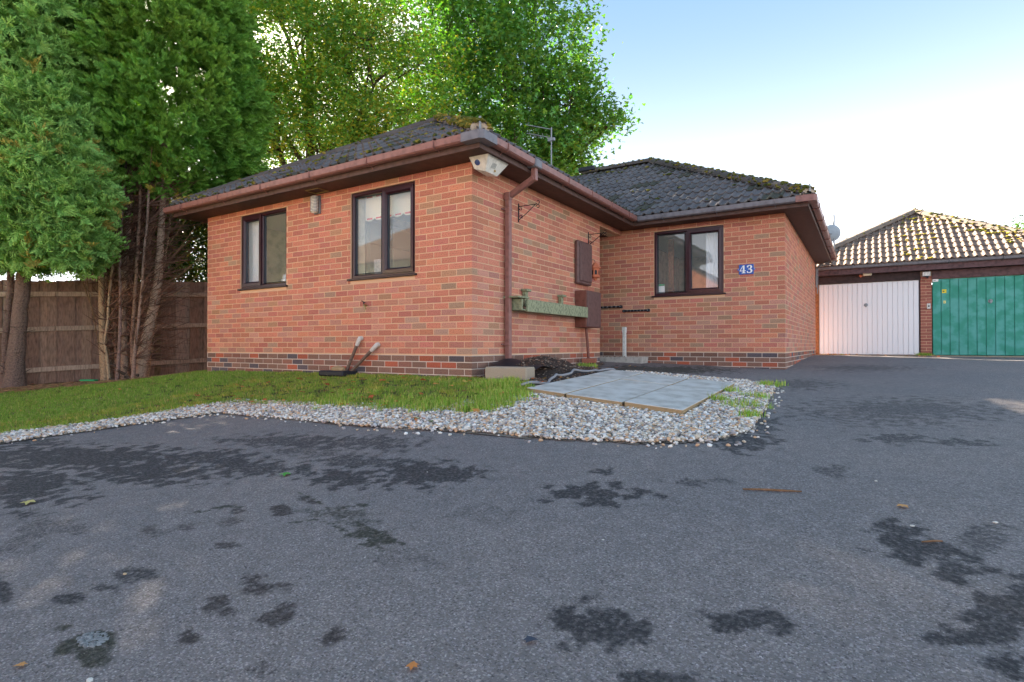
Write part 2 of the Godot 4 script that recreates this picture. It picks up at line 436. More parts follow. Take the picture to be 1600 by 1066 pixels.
# oil, damp and moss marks on the tarmac: middle x z, half-axes x z and x z, strength, kind (0 dark, 1 brown, 2 mossy)
const MARKS := [[-1.09, 3.29, 1.012, -0.457, -0.540, -0.203, 0.80, 0], [-0.51, 3.80, 0.327, -0.169, -0.499, -0.154, 0.80, 0], [-0.23, 3.26, 0.550, -0.232, -0.334, -0.156, 0.80, 0], [-0.17, 2.87, 0.428, -0.156, -0.294, -0.169, 0.70, 0], [-0.05, 2.33, 0.606, -0.155, -0.238, -0.174, 0.60, 0], [0.56, 2.18, 0.520, -0.114, -0.193, -0.178, 0.60, 0], [0.41, 2.91, 0.391, -0.135, -0.201, -0.133, 0.70, 0], [1.18, 2.85, 0.226, -0.080, -0.177, -0.156, 0.90, 0], [1.58, 2.65, 0.286, -0.103, -0.159, -0.182, 1.00, 0], [1.00, 2.59, 0.379, -0.116, -0.121, -0.112, 0.60, 0], [1.78, 2.54, 0.176, -0.064, -0.075, -0.098, 0.70, 0], [0.38, 2.50, 0.398, -0.108, -0.168, -0.131, 0.50, 0], [2.62, 2.57, 0.220, -0.103, -0.062, -0.141, 0.90, 0], [2.53, 2.25, 0.068, -0.031, -0.035, -0.082, 0.70, 0], [3.01, 2.19, 0.126, -0.067, -0.018, -0.071, 0.50, 0], [1.98, 3.40, 0.091, -0.042, -0.057, -0.055, 0.80, 2], [1.59, 3.29, 0.161, -0.070, -0.057, -0.049, 0.50, 2], [1.80, 3.32, 0.110, -0.049, -0.043, -0.039, 0.50, 2], [1.29, 3.36, 0.056, -0.024, -0.077, -0.055, 0.90, 1], [1.30, 3.21, 0.059, -0.024, -0.044, -0.034, 0.70, 1], [1.09, 3.46, 0.038, -0.017, -0.057, -0.035, 0.60, 1], [1.13, 3.72, 0.045, -0.021, -0.051, -0.027, 0.50, 1], [1.01, 3.80, 0.062, -0.030, -0.062, -0.030, 0.50, 1], [1.23, 3.58, 0.075, -0.035, -0.058, -0.035, 0.50, 1], [1.47, 3.75, 0.082, -0.039, -0.067, -0.040, 0.60, 1], [1.96, 3.89, 0.083, -0.042, -0.075, -0.051, 0.70, 1], [1.94, 4.04, 0.055, -0.028, -0.059, -0.035, 0.90, 1], [2.18, 3.99, 0.055, -0.029, -0.048, -0.035, 0.90, 1], [2.43, 3.99, 0.037, -0.019, -0.048, -0.041, 0.70, 1], [2.04, 4.19, 0.026, -0.014, -0.032, -0.017, 0.80, 1], [1.46, 4.26, 0.061, -0.032, -0.055, -0.020, 0.70, 0], [1.43, 4.08, 0.072, -0.037, -0.086, -0.038, 0.60, 0], [1.45, 4.17, 0.054, -0.028, -0.046, -0.019, 0.60, 0], [2.36, 4.20, 0.052, -0.028, -0.031, -0.020, 0.50, 1], [1.81, 4.36, 0.087, -0.047, -0.096, -0.037, 1.10, 2], [3.08, 3.59, 0.109, -0.058, -0.050, -0.116, 1.00, 0], [3.43, 3.37, 0.092, -0.049, -0.013, -0.077, 1.00, 0], [3.31, 3.73, 0.081, -0.045, -0.010, -0.033, 0.90, 0], [3.82, 2.50, 0.093, -0.051, 0.006, -0.178, 0.90, 0], [3.90, 2.61, 0.115, -0.064, 0.011, -0.165, 1.00, 0], [3.98, 2.71, 0.090, -0.050, 0.011, -0.102, 0.90, 0], [4.05, 3.01, 0.091, -0.051, 0.024, -0.160, 1.10, 0], [4.12, 2.85, 0.064, -0.036, 0.027, -0.154, 1.00, 0], [3.94, 3.18, 0.086, -0.048, 0.007, -0.065, 0.90, 0], [4.01, 3.27, 0.067, -0.037, 0.010, -0.064, 0.80, 0], [4.10, 2.40, 0.158, -0.088, 0.024, -0.172, 0.50, 0], [3.95, -0.83, 0.785, -0.390, 0.031, -0.823, 0.50, 0], [3.90, 0.55, 0.216, -0.115, 0.008, -0.213, 0.60, 0], [4.25, 0.48, 0.155, -0.080, 0.021, -0.185, 0.60, 0], [3.04, 1.17, 0.213, -0.136, -0.050, -0.286, 0.70, 0], [3.03, 0.39, 0.126, -0.078, -0.082, -0.554, 0.60, 0], [1.33, -3.12, 0.647, -0.787, -0.210, -0.719, 0.80, 2], [0.81, -2.94, 0.272, -0.360, -0.218, -0.603, 0.80, 2], [1.09, 4.35, 0.031, -0.016, -0.136, -0.039, 0.80, 0], [-2.11, 3.22, 0.288, -0.164, -0.279, -0.090, 0.60, 0], [3.58, 1.65, 0.116, -0.067, -0.005, -0.111, 0.50, 0], [2.27, 3.50, 0.134, -0.064, -0.062, -0.068, 0.30, 1], [2.27, 2.99, 0.188, -0.082, -0.064, -0.092, 0.25, 0], [3.06, -2.49, 0.391, -0.258, -0.051, -0.582, 0.50, 0], [3.71, -5.59, 0.778, -0.377, -0.001, -0.753, 0.50, 0], [0.43, 4.01, 0.176, -0.089, -0.202, -0.067, 0.40, 0], [0.63, 4.17, 0.106, -0.055, -0.134, -0.040, 0.40, 0], [1.160, 3.147, 0.011, -0.004, -0.013, -0.010, 0.9, 2], [1.185, 3.155, 0.011, -0.004, -0.013, -0.010, 0.9, 2], [1.249, 3.172, 0.014, -0.006, -0.012, -0.009, 0.9, 2], [1.254, 3.179, 0.010, -0.004, -0.012, -0.009, 0.9, 2], [1.268, 3.178, 0.009, -0.004, -0.012, -0.009, 0.9, 2], [1.328, 3.194, 0.014, -0.006, -0.011, -0.009, 0.9, 2], [1.334, 3.189, 0.010, -0.004, -0.011, -0.009, 0.9, 2], [1.370, 3.208, 0.015, -0.006, -0.011, -0.009, 0.9, 2], [1.383, 3.200, 0.012, -0.005, -0.011, -0.009, 0.9, 2], [1.414, 3.217, 0.008, -0.003, -0.011, -0.009, 0.9, 2], [1.427, 3.221, 0.015, -0.006, -0.011, -0.009, 0.9, 2], [1.471, 3.237, 0.009, -0.004, -0.010, -0.008, 0.9, 2], [1.498, 3.247, 0.014, -0.006, -0.010, -0.008, 0.9, 2], [1.521, 3.256, 0.010, -0.004, -0.010, -0.008, 0.9, 2], [1.539, 3.267, 0.008, -0.003, -0.010, -0.008, 0.9, 2], [1.567, 3.285, 0.006, -0.003, -0.009, -0.008, 0.9, 2], [1.582, 3.293, 0.008, -0.004, -0.009, -0.008, 0.9, 2], [1.608, 3.290, 0.009, -0.004, -0.009, -0.008, 0.9, 2], [1.630, 3.285, 0.009, -0.004, -0.009, -0.008, 0.9, 2], [1.645, 3.303, 0.008, -0.004, -0.009, -0.008, 0.9, 2], [1.670, 3.307, 0.009, -0.004, -0.009, -0.008, 0.9, 2], [1.696, 3.312, 0.007, -0.003, -0.009, -0.008, 0.9, 2], [1.694, 3.307, 0.012, -0.005, -0.009, -0.008, 0.9, 2], [1.723, 3.306, 0.008, -0.004, -0.008, -0.008, 0.9, 2], [1.738, 3.317, 0.006, -0.003, -0.008, -0.007, 0.9, 2], [1.774, 3.323, 0.013, -0.006, -0.008, -0.007, 0.9, 2], [1.794, 3.327, 0.006, -0.003, -0.008, -0.007, 0.9, 2], [1.805, 3.334, 0.012, -0.005, -0.008, -0.007, 0.9, 2], [1.826, 3.338, 0.011, -0.005, -0.008, -0.007, 0.9, 2], [1.840, 3.329, 0.007, -0.003, -0.008, -0.007, 0.9, 2], [1.850, 3.334, 0.009, -0.004, -0.008, -0.007, 0.9, 2], [1.880, 3.339, 0.005, -0.002, -0.007, -0.007, 0.9, 2], [1.881, 3.348, 0.012, -0.005, -0.007, -0.007, 0.9, 2], [1.907, 3.353, 0.006, -0.003, -0.007, -0.007, 0.9, 2], [1.937, 3.355, 0.007, -0.003, -0.007, -0.007, 0.9, 2], [1.934, 3.361, 0.007, -0.003, -0.007, -0.007, 0.9, 2], [1.963, 3.363, 0.006, -0.003, -0.007, -0.007, 0.9, 2], [1.979, 3.370, 0.013, -0.006, -0.007, -0.007, 0.9, 2], [1.995, 3.382, 0.011, -0.005, -0.007, -0.007, 0.9, 2], [2.023, 3.391, 0.009, -0.004, -0.007, -0.007, 0.9, 2], [2.028, 3.387, 0.005, -0.002, -0.006, -0.007, 0.9, 2], [2.045, 3.387, 0.012, -0.005, -0.006, -0.007, 0.9, 2], [2.071, 3.391, 0.005, -0.002, -0.006, -0.006, 0.9, 2], [2.074, 3.395, 0.007, -0.003, -0.006, -0.006, 0.9, 2], [2.099, 3.408, 0.006, -0.003, -0.006, -0.006, 0.9, 2], [2.112, 3.413, 0.009, -0.004, -0.006, -0.006, 0.9, 2], [2.134, 3.402, 0.011, -0.005, -0.006, -0.006, 0.9, 2], [2.150, 3.414, 0.010, -0.005, -0.006, -0.006, 0.9, 2], [2.153, 3.408, 0.006, -0.003, -0.006, -0.006, 0.9, 2], [1.602, 3.292, 0.014, -0.006, -0.009, -0.008, 0.9, 2], [1.586, 3.277, 0.013, -0.006, -0.009, -0.008, 0.9, 2], [1.592, 3.263, 0.011, -0.005, -0.009, -0.008, 0.9, 2], [1.588, 3.246, 0.008, -0.004, -0.009, -0.008, 0.9, 2], [1.596, 3.234, 0.007, -0.003, -0.009, -0.008, 0.9, 2], [1.596, 3.219, 0.012, -0.005, -0.009, -0.008, 0.9, 2], [1.575, 3.210, 0.007, -0.003, -0.010, -0.008, 0.9, 2], [1.597, 3.192, 0.007, -0.003, -0.009, -0.008, 0.9, 2], [1.592, 3.191, 0.011, -0.005, -0.010, -0.009, 0.9, 2], [1.619, 3.186, 0.008, -0.003, -0.009, -0.008, 0.9, 2], [1.616, 3.185, 0.006, -0.003, -0.009, -0.008, 0.9, 2], [1.625, 3.156, 0.014, -0.006, -0.009, -0.009, 0.9, 2], [1.650, 3.165, 0.011, -0.005, -0.009, -0.009, 0.9, 2], [1.647, 3.145, 0.012, -0.005, -0.009, -0.009, 0.9, 2], [1.662, 3.156, 0.013, -0.006, -0.009, -0.009, 0.9, 2], [1.506, 3.457, 0.006, -0.003, -0.009, -0.007, 0.9, 2], [1.509, 3.455, 0.010, -0.004, -0.009, -0.007, 0.9, 2], [1.532, 3.442, 0.007, -0.003, -0.009, -0.007, 0.9, 2], [1.536, 3.441, 0.010, -0.005, -0.009, -0.007, 0.9, 2], [1.540, 3.438, 0.013, -0.006, -0.009, -0.007, 0.9, 2], [1.544, 3.426, 0.009, -0.004, -0.009, -0.007, 0.9, 2], [1.559, 3.410, 0.008, -0.003, -0.009, -0.007, 0.9, 2], [1.577, 3.417, 0.006, -0.003, -0.009, -0.007, 0.9, 2], [1.572, 3.407, 0.013, -0.006, -0.009, -0.007, 0.9, 2], [1.584, 3.394, 0.013, -0.006, -0.009, -0.007, 0.9, 2], [1.596, 3.385, 0.013, -0.006, -0.009, -0.007, 0.9, 2], [1.607, 3.393, 0.013, -0.006, -0.009, -0.007, 0.9, 2], [1.637, 3.399, 0.007, -0.003, -0.009, -0.007, 0.9, 2], [1.647, 3.385, 0.007, -0.003, -0.009, -0.007, 0.9, 2], [1.660, 3.390, 0.010, -0.005, -0.009, -0.007, 0.9, 2], [1.689, 3.392, 0.006, -0.003, -0.008, -0.007, 0.9, 2], [1.691, 3.393, 0.010, -0.004, -0.008, -0.007, 0.9, 2], [1.712, 3.389, 0.006, -0.003, -0.008, -0.007, 0.9, 2], [1.732, 3.403, 0.008, -0.004, -0.008, -0.007, 0.9, 2], [1.763, 3.406, 0.010, -0.005, -0.008, -0.007, 0.9, 2], [1.775, 3.405, 0.008, -0.004, -0.008, -0.007, 0.9, 2], [1.796, 3.406, 0.013, -0.006, -0.008, -0.007, 0.9, 2], [1.813, 3.421, 0.012, -0.005, -0.008, -0.007, 0.9, 2], [1.830, 3.417, 0.006, -0.003, -0.008, -0.007, 0.9, 2], [1.802, 3.320, 0.011, -0.005, -0.008, -0.007, 0.9, 2], [1.811, 3.335, 0.007, -0.003, -0.008, -0.007, 0.9, 2], [1.847, 3.347, 0.013, -0.006, -0.008, -0.007, 0.9, 2], [1.870, 3.371, 0.008, -0.004, -0.007, -0.007, 0.9, 2], [1.888, 3.376, 0.008, -0.004, -0.007, -0.007, 0.9, 2], [1.917, 3.389, 0.010, -0.005, -0.007, -0.007, 0.9, 2], [1.931, 3.409, 0.005, -0.002, -0.007, -0.007, 0.9, 2], [1.958, 3.434, 0.011, -0.005, -0.007, -0.006, 0.9, 2], [1.989, 3.440, 0.012, -0.006, -0.007, -0.006, 0.9, 2], [1.994, 3.448, 0.009, -0.004, -0.007, -0.006, 0.9, 2], [2.023, 3.458, 0.011, -0.005, -0.006, -0.006, 0.9, 2], [2.035, 3.451, 0.010, -0.005, -0.006, -0.006, 0.9, 2], [2.057, 3.469, 0.009, -0.004, -0.006, -0.006, 0.9, 2], [2.070, 3.469, 0.012, -0.005, -0.006, -0.006, 0.9, 2], [2.085, 3.483, 0.011, -0.005, -0.006, -0.006, 0.9, 2], [2.102, 3.484, 0.006, -0.003, -0.006, -0.006, 0.9, 2], [2.118, 3.498, 0.012, -0.006, -0.006, -0.006, 0.9, 2], [2.022, 3.379, 0.008, -0.004, -0.007, -0.007, 0.9, 2], [2.022, 3.392, 0.008, -0.004, -0.007, -0.007, 0.9, 2], [2.012, 3.410, 0.009, -0.004, -0.007, -0.006, 0.9, 2], [2.032, 3.425, 0.008, -0.004, -0.006, -0.006, 0.9, 2], [2.040, 3.437, 0.006, -0.003, -0.006, -0.006, 0.9, 2], [2.035, 3.462, 0.012, -0.006, -0.006, -0.006, 0.9, 2], [2.046, 3.464, 0.007, -0.003, -0.006, -0.006, 0.9, 2], [2.032, 3.478, 0.006, -0.003, -0.006, -0.006, 0.9, 2], [2.043, 3.484, 0.010, -0.005, -0.006, -0.006, 0.9, 2], [2.013, 3.482, 0.007, -0.003, -0.006, -0.006, 0.9, 2], [2.014, 3.478, 0.011, -0.005, -0.006, -0.006, 0.9, 2], [2.006, 3.487, 0.012, -0.006, -0.006, -0.006, 0.9, 2], [1.989, 3.492, 0.006, -0.003, -0.006, -0.006, 0.9, 2], [0.924, 3.567, 0.009, -0.004, -0.013, -0.007, 0.9, 2], [0.929, 3.556, 0.016, -0.007, -0.013, -0.007, 0.9, 2], [0.960, 3.558, 0.013, -0.006, -0.013, -0.007, 0.9, 2], [0.965, 3.540, 0.015, -0.007, -0.013, -0.007, 0.9, 2], [0.973, 3.529, 0.012, -0.005, -0.013, -0.007, 0.9, 2], [0.974, 3.521, 0.012, -0.005, -0.013, -0.007, 0.9, 2], [0.956, 3.502, 0.015, -0.006, -0.013, -0.008, 0.9, 2], [0.957, 3.490, 0.008, -0.004, -0.013, -0.008, 0.9, 2], [0.974, 3.479, 0.010, -0.005, -0.013, -0.008, 0.9, 2], [0.992, 3.480, 0.010, -0.004, -0.013, -0.008, 0.9, 2], [0.983, 3.468, 0.007, -0.003, -0.013, -0.008, 0.9, 2], [0.991, 3.450, 0.016, -0.007, -0.013, -0.008, 0.9, 2], [0.991, 3.452, 0.015, -0.006, -0.013, -0.008, 0.9, 2], [1.017, 3.441, 0.012, -0.005, -0.013, -0.008, 0.9, 2], [1.035, 3.446, 0.008, -0.004, -0.013, -0.008, 0.9, 2], [1.060, 3.441, 0.013, -0.006, -0.013, -0.008, 0.9, 2], [1.071, 3.432, 0.010, -0.004, -0.012, -0.008, 0.9, 2], [1.076, 3.424, 0.012, -0.005, -0.012, -0.008, 0.9, 2]]

# ---------------------------------------------------------------- materials
func make_materials():
	var fine := noise_tex(0.09, FastNoiseLite.TYPE_SIMPLEX_SMOOTH, [[0.0, grey(0.86)], [0.5, grey(0.96)], [1.0, grey(1.0)]], 512, 4, 3)
	var blot := noise_tex(0.014, FastNoiseLite.TYPE_SIMPLEX_SMOOTH, [[0.0, grey(0.78)], [0.45, grey(0.93)], [1.0, grey(1.0)]], 512, 5, 5)
	var rough_h := noise_tex(0.10, FastNoiseLite.TYPE_SIMPLEX_SMOOTH, [], 512, 4, 9)
	var coarse_h := noise_tex(0.03, FastNoiseLite.TYPE_SIMPLEX_SMOOTH, [], 512, 5, 12)
	var grain := noise_tex(0.02, FastNoiseLite.TYPE_SIMPLEX_SMOOTH, [[0.0, grey(0.62)], [0.4, grey(0.86)], [0.6, grey(0.95)], [1.0, grey(1.0)]], 512, 5, 21)
	M.fine_tex = fine
	var brick_tex := noise_tex(0.045, FastNoiseLite.TYPE_SIMPLEX_SMOOTH, [[0.0, grey(0.66)], [0.3, grey(0.88)], [0.5, grey(0.97)], [1.0, grey(1.0)]], 512, 5, 14)
	mat("brick", Color.WHITE, 0.92, brick_tex, 2.4, rough_h, 0.4, true)
	mat("mortar", S(226, 184, 150), 0.95, fine, 4.0, rough_h, 0.15)
	mat("plinth_mortar", S(214, 196, 182), 0.95, fine, 4.0, rough_h, 0.15)
	mat("tile", Color.WHITE, 0.9, blot, 2.2, rough_h, 0.25, true)
	mat("moss", Color.WHITE, 1.0, fine, 5.0, rough_h, 0.6, true)
	mat("gutter", S(150, 104, 96), 0.42, blot, 1.3)
	mat("grey_gutter", S(120, 116, 122), 0.42, blot, 1.3)
	mat("fascia", S(96, 72, 66), 0.6, blot, 1.1)
	mat("soffit", S(84, 58, 50), 0.6, blot, 1.1)
	mat("frame", S(62, 33, 42), 0.28, blot, 1.5)
	mat("sill_dark", S(52, 28, 36), 0.35, blot, 1.5)
	mat("gasket", S(40, 48, 58), 0.5)
	var g := mat("glass", Color(0.93, 0.97, 0.96, 0.06), 0.0)
	g.transparency = BaseMaterial3D.TRANSPARENCY_ALPHA
	g.metallic_specular = 0.6
	mat("plaster", S(240, 226, 190), 0.95, blot, 0.7)
	mat("ceiling_white", S(236, 234, 228), 0.95)
	mat("floor_carpet", S(168, 146, 118), 1.0, fine, 3.0)
	mat("cream_wood", S(232, 222, 196), 0.55)
	mat("lead", S(62, 60, 58), 0.6)
	var cl := mat("white_cloth", S(232, 236, 242), 0.95, fine, 6.0)
	cl.backlight_enabled = true
	cl.backlight = Color(0.5, 0.5, 0.5)
	mat("cream_cloth", S(228, 222, 196), 0.95, fine, 6.0)
	mat("red_print", S(196, 70, 64), 0.95)
	mat("white_plastic", S(226, 224, 218), 0.45, blot, 3.0)
	mat("off_white", S(234, 228, 218), 0.6, blot, 2.0)
	mat("grey_metal", S(140, 143, 147), 0.45, blot, 3.0)
	M.grey_metal.metallic = 0.6
	mat("galvanised", S(150, 152, 156), 0.5, blot, 2.0)
	M.galvanised.metallic = 0.5
	mat("black_iron", S(38, 36, 40), 0.6)
	mat("black_plastic", S(40, 42, 50), 0.55, fine, 3.0)
	mat("lens", S(70, 84, 130), 0.08)
	mat("amber", S(176, 140, 70), 0.4)
	mat("meter_brown", S(112, 82, 78), 0.5, blot, 1.6)
	mat("meter_red", S(128, 78, 66), 0.55, blot, 1.6)
	mat("terracotta", S(206, 118, 86), 0.9, fine, 5.0)
	mat("terracotta_pot", S(168, 108, 84), 0.9, fine, 5.0)
	mat("green_timber", S(158, 160, 128), 0.95, grain, 1.6, coarse_h, 0.4)
	mat("sign_blue", S(34, 96, 190), 0.35, blot, 3.0)
	mat("white_paint", S(238, 238, 236), 0.5)
	mat("sticker_green", S(40, 150, 96), 0.5)
	mat("sticker_yellow", S(226, 206, 60), 0.5)
	mat("sticker_pale", S(232, 222, 140), 0.5)
	mat("dark_print", S(60, 60, 70), 0.6)
	mat("garage_white", S(230, 228, 230), 0.42)
	var peel := noise_tex(0.012, FastNoiseLite.TYPE_SIMPLEX_SMOOTH, [[0.0, S(40, 152, 126)], [0.38, S(58, 160, 138)], [0.62, S(84, 174, 160)], [1.0, S(100, 182, 172)]], 512, 5, 31)
	mat("garage_green", Color(0.9, 0.9, 0.9), 0.5, peel, 0.45)
	mat("purple_board", S(104, 74, 76), 0.6, grain, 0.8)
	mat("dark_board", S(70, 52, 52), 0.65, grain, 0.8)
	mat("orange_timber", S(164, 108, 70), 0.8, grain, 1.4)
	mat("fence_wood", Color.WHITE, 0.95, grain, 1.1, coarse_h, 0.5, true)
	M.fence_wood.uv1_scale = Vector3(3.2, 0.55, 3.2)
	mat("bark", Color.WHITE, 1.0, grain, 2.4, coarse_h, 1.4, true)
	mat("concrete", S(176, 160, 140), 0.95, fine, 2.0, rough_h, 0.5)
	mat("pale_concrete", S(196, 190, 182), 0.95, blot, 1.6, rough_h, 0.4)
	mat("plug", S(186, 166, 146), 0.95, fine, 4.0, rough_h, 0.4)
	mat("dish_grey", S(176, 182, 190), 0.5)
	var slabtex := noise_tex(0.009, FastNoiseLite.TYPE_SIMPLEX_SMOOTH, [[0.0, S(174, 166, 156)], [0.3, S(198, 190, 180)], [0.5, S(208, 201, 192)], [0.7, S(214, 208, 200)], [1.0, S(222, 217, 210)]], 512, 7, 44)
	mat("joint_sand", S(70, 68, 58), 1.0, fine, 4.0)
	mat("slab", Color(0.95, 0.95, 0.95), 0.95, slabtex, 0.9, rough_h, 0.8)
	mat("slab_edge", S(184, 156, 118), 0.95, fine, 3.0, rough_h, 0.5)
	mat("soil", S(92, 74, 64), 1.0, grain, 3.0, coarse_h, 2.0)
	mat("turf", S(84, 88, 48), 1.0, grain, 2.5, coarse_h, 1.5)
	mat("litter_ground", S(118, 92, 70), 1.0, grain, 3.0, coarse_h, 1.5)
	mat("grit", S(150, 142, 132), 1.0, fine, 4.0, coarse_h, 1.5)
	mat("pebble", Color.WHITE, 0.8, fine, 9.0, null, 0.0, true)
	mat("chip", Color.WHITE, 1.0, null, 1.0, null, 0.0, true)
	var gb := mat("blade", Color.WHITE, 0.7, null, 1.0, null, 0.0, true)
	gb.backlight_enabled = true
	gb.backlight = Color(0.6, 0.65, 0.35)
	var sp := mat("spray", Color.WHITE, 0.75, null, 1.0, null, 0.0, true)
	sp.backlight_enabled = true
	sp.backlight = Color(0.55, 0.6, 0.3)
	var lf := mat("leaf", Color.WHITE, 0.55, null, 1.0, null, 0.0, true)
	lf.backlight_enabled = true
	lf.backlight = Color(0.72, 0.78, 0.4)
	mat("dry_leaf", Color.WHITE, 0.8, null, 1.0, null, 0.0, true)
	mat("cable", S(150, 148, 150), 0.6, fine, 6.0)
	mat("waste_brown", S(118, 96, 84), 0.6, blot, 3.0)
	mat("wrap_white", S(226, 216, 206), 0.9, fine, 6.0, rough_h, 0.5)
	mat("far_brick", S(196, 122, 88), 0.9, blot, 0.6)
	mat("far_roof", S(110, 80, 66), 0.9, blot, 0.6)
	mat("brass", S(170, 150, 100), 0.4, fine, 4.0)
	M.brass.metallic = 0.6

# ---------------------------------------------------------------- ground
const DX0 := -3.0
const DX1 := 13.0
const DZ0 := -12.0
const DZ1 := 8.0
const LAWN := [Vector2(-11, 9), Vector2(-2.75, 9), Vector2(-2.72, 3.4), Vector2(-2.55, 1.75), Vector2(-2.3, 1.47), Vector2(-1.4, 1.38), Vector2(-0.4, 1.34), Vector2(0.6, 1.37), Vector2(1.0, 1.32), Vector2(1.22, 1.07), Vector2(1.08, 0.55), Vector2(0.8, 0.1), Vector2(0.4, 0.04), Vector2(0.02, 0.01), Vector2(-5.31, 0.01), Vector2(-5.31, -3.0), Vector2(-7.0, -3.0), Vector2(-7.5, -1.4), Vector2(-8.5, 1.2), Vector2(-10, 5)]
const GRAVEL := [Vector2(-2.9, 9), Vector2(-2.25, 9), Vector2(-2.25, 2.4), Vector2(-2.02, 1.74), Vector2(-1.0, 1.79), Vector2(0.7, 1.83), Vector2(1.3, 1.79), Vector2(1.95, 1.77), Vector2(2.5, 1.62), Vector2(2.9, 1.3), Vector2(3.04, 0.8), Vector2(2.98, -0.25), Vector2(2.86, -1.9), Vector2(2.5, -2.25), Vector2(1.1, -2.15), Vector2(0.9, -1.7), Vector2(0.95, 0.0), Vector2(0.6, 1.2), Vector2(-2.3, 1.3), Vector2(-2.6, 1.7), Vector2(-2.8, 3.4)]
const BED := [Vector2(0.01, -0.05), Vector2(0.85, 0.05), Vector2(1.0, 0.35), Vector2(1.06, -0.2), Vector2(0.86, -1.1), Vector2(1.0, -1.75), Vector2(0.5, -2.2), Vector2(0.35, -2.95), Vector2(0.01, -3.0)]

func inside(p: Vector2, poly: Array) -> bool:
	return Geometry2D.is_point_in_polygon(p, PackedVector2Array(poly))

func sheet(poly: Array, lift: Callable, cell: float) -> MB:
	# a sheet over the soil that covers poly, cell by cell
	var pl := PackedVector2Array(poly)
	var lo := pl[0]
	var hi := pl[0]
	for q in pl:
		lo = Vector2(minf(lo.x, q.x), minf(lo.y, q.y))
		hi = Vector2(maxf(hi.x, q.x), maxf(hi.y, q.y))
	var nx := int(ceil((hi.x - lo.x) / cell))
	var nz := int(ceil((hi.y - lo.y) / cell))
	var mb := MB.new()
	var ids := {}
	for j in nz:
		for i in nx:
			var cx := lo.x + (i + 0.5) * cell
			var cz := lo.y + (j + 0.5) * cell
			if not Geometry2D.is_point_in_polygon(Vector2(cx, cz), pl):
				continue
			var q := []
			for d in [Vector2i(0, 0), Vector2i(1, 0), Vector2i(1, 1), Vector2i(0, 1)]:
				var key := Vector2i(i, j) + Vector2i(d)
				if not ids.has(key):
					var x := lo.x + key.x * cell
					var z := lo.y + key.y * cell
					ids[key] = mb.vert(Vector3(x, ground_y(x, z) + lift.call(x, z), z), soil_normal(x, z))
				q.append(ids[key])
			mb.face(q[0], q[2], q[1])
			mb.face(q[0], q[3], q[2])
	return mb

func drive_marks() -> ImageTexture:
	var ppm := 96.0
	var w := int((DX1 - DX0) * ppm)
	var h := int((DZ1 - DZ0) * ppm)
	var n1 := FastNoiseLite.new()
	n1.seed = 5
	n1.frequency = 0.006
	n1.fractal_octaves = 4
	var n2 := FastNoiseLite.new()
	n2.seed = 6
	n2.frequency = 0.075
	n2.fractal_octaves = 4
	var n3 := FastNoiseLite.new()
	n3.seed = 8
	n3.frequency = 0.45
	n3.fractal_octaves = 2
	var dark := PackedFloat32Array()
	dark.resize(w * h)
	var kind := PackedByteArray()
	kind.resize(w * h)
	var dice := RandomNumberGenerator.new()
	dice.seed = 3
	for m in MARKS:
		var ctr := Vector2((m[0] - DX0) * ppm, (m[1] - DZ0) * ppm)
		var u := Vector2(m[2], m[3]) * ppm
		var v := Vector2(m[4], m[5]) * ppm
		var det := u.x * v.y - u.y * v.x
		if absf(det) < 1e-6:
			continue
		var ex := int((absf(u.x) + absf(v.x)) * 1.5) + 2
		var ey := int((absf(u.y) + absf(v.y)) * 1.5) + 2
		for y in range(maxi(0, int(ctr.y) - ey), mini(h, int(ctr.y) + ey)):
			for x in range(maxi(0, int(ctr.x) - ex), mini(w, int(ctr.x) + ex)):
				var d := Vector2(x, y) - ctr
				var a := (d.x * v.y - d.y * v.x) / det
				var b := (u.x * d.y - u.y * d.x) / det
				var r := sqrt(a * a + b * b)
				if r > 1.45:
					continue
				r += n2.get_noise_2d(x, y) * 1.05 + n1.get_noise_2d(x * 3.0, y * 3.0) * 0.35
				var s: float = clampf((1.15 - r) * 1.9, 0.0, 1.0) * m[6]
				# the marks break up into grains at their edges
				# dry stones stand out of the damp: grain by grain, more of them towards the edge
				s = (minf(s * 1.5, 1.0) if dice.randf() < s * 1.25 else s * 0.35) * clampf(0.9 + n3.get_noise_2d(x, y) * 0.7, 0.0, 1.1)
				if s > dark[y * w + x]:
					dark[y * w + x] = s
					kind[y * w + x] = m[7]
	var im1 := n1.get_image(w, h, false, false, false)
	var im2 := n2.get_image(w, h, false, false, false)
	var d1 := im1.get_data()
	var d2 := im2.get_data()
	var out := PackedByteArray()
	out.resize(w * h * 3)
	var dusty := [Color(0.58, 0.485, 0.45), Color(0.51, 0.44, 0.42)]
	var marks := [Color(0.075, 0.070, 0.074), Color(0.110, 0.083, 0.076), Color(0.078, 0.080, 0.048)]
	for i in w * h:
		var k := d1[i] / 255.0
		var f := d2[i] / 255.0
		var t := clampf((k - 0.32) * 2.4, 0.0, 1.0)
		var c: Color = dusty[1].lerp(dusty[0], t)
		c *= 0.86 + 0.28 * f
		var s := minf(dark[i], 1.0)
		if s > 0.0:
			c = c.lerp(marks[kind[i]], s * 0.9)
		c = c.linear_to_srgb()
		out[i * 3] = int(clampf(c.r, 0, 1) * 255)
		out[i * 3 + 1] = int(clampf(c.g, 0, 1) * 255)
		out[i * 3 + 2] = int(clampf(c.b, 0, 1) * 255)
	return ImageTexture.create_from_image(Image.create_from_data(w, h, false, Image.FORMAT_RGB8, out))

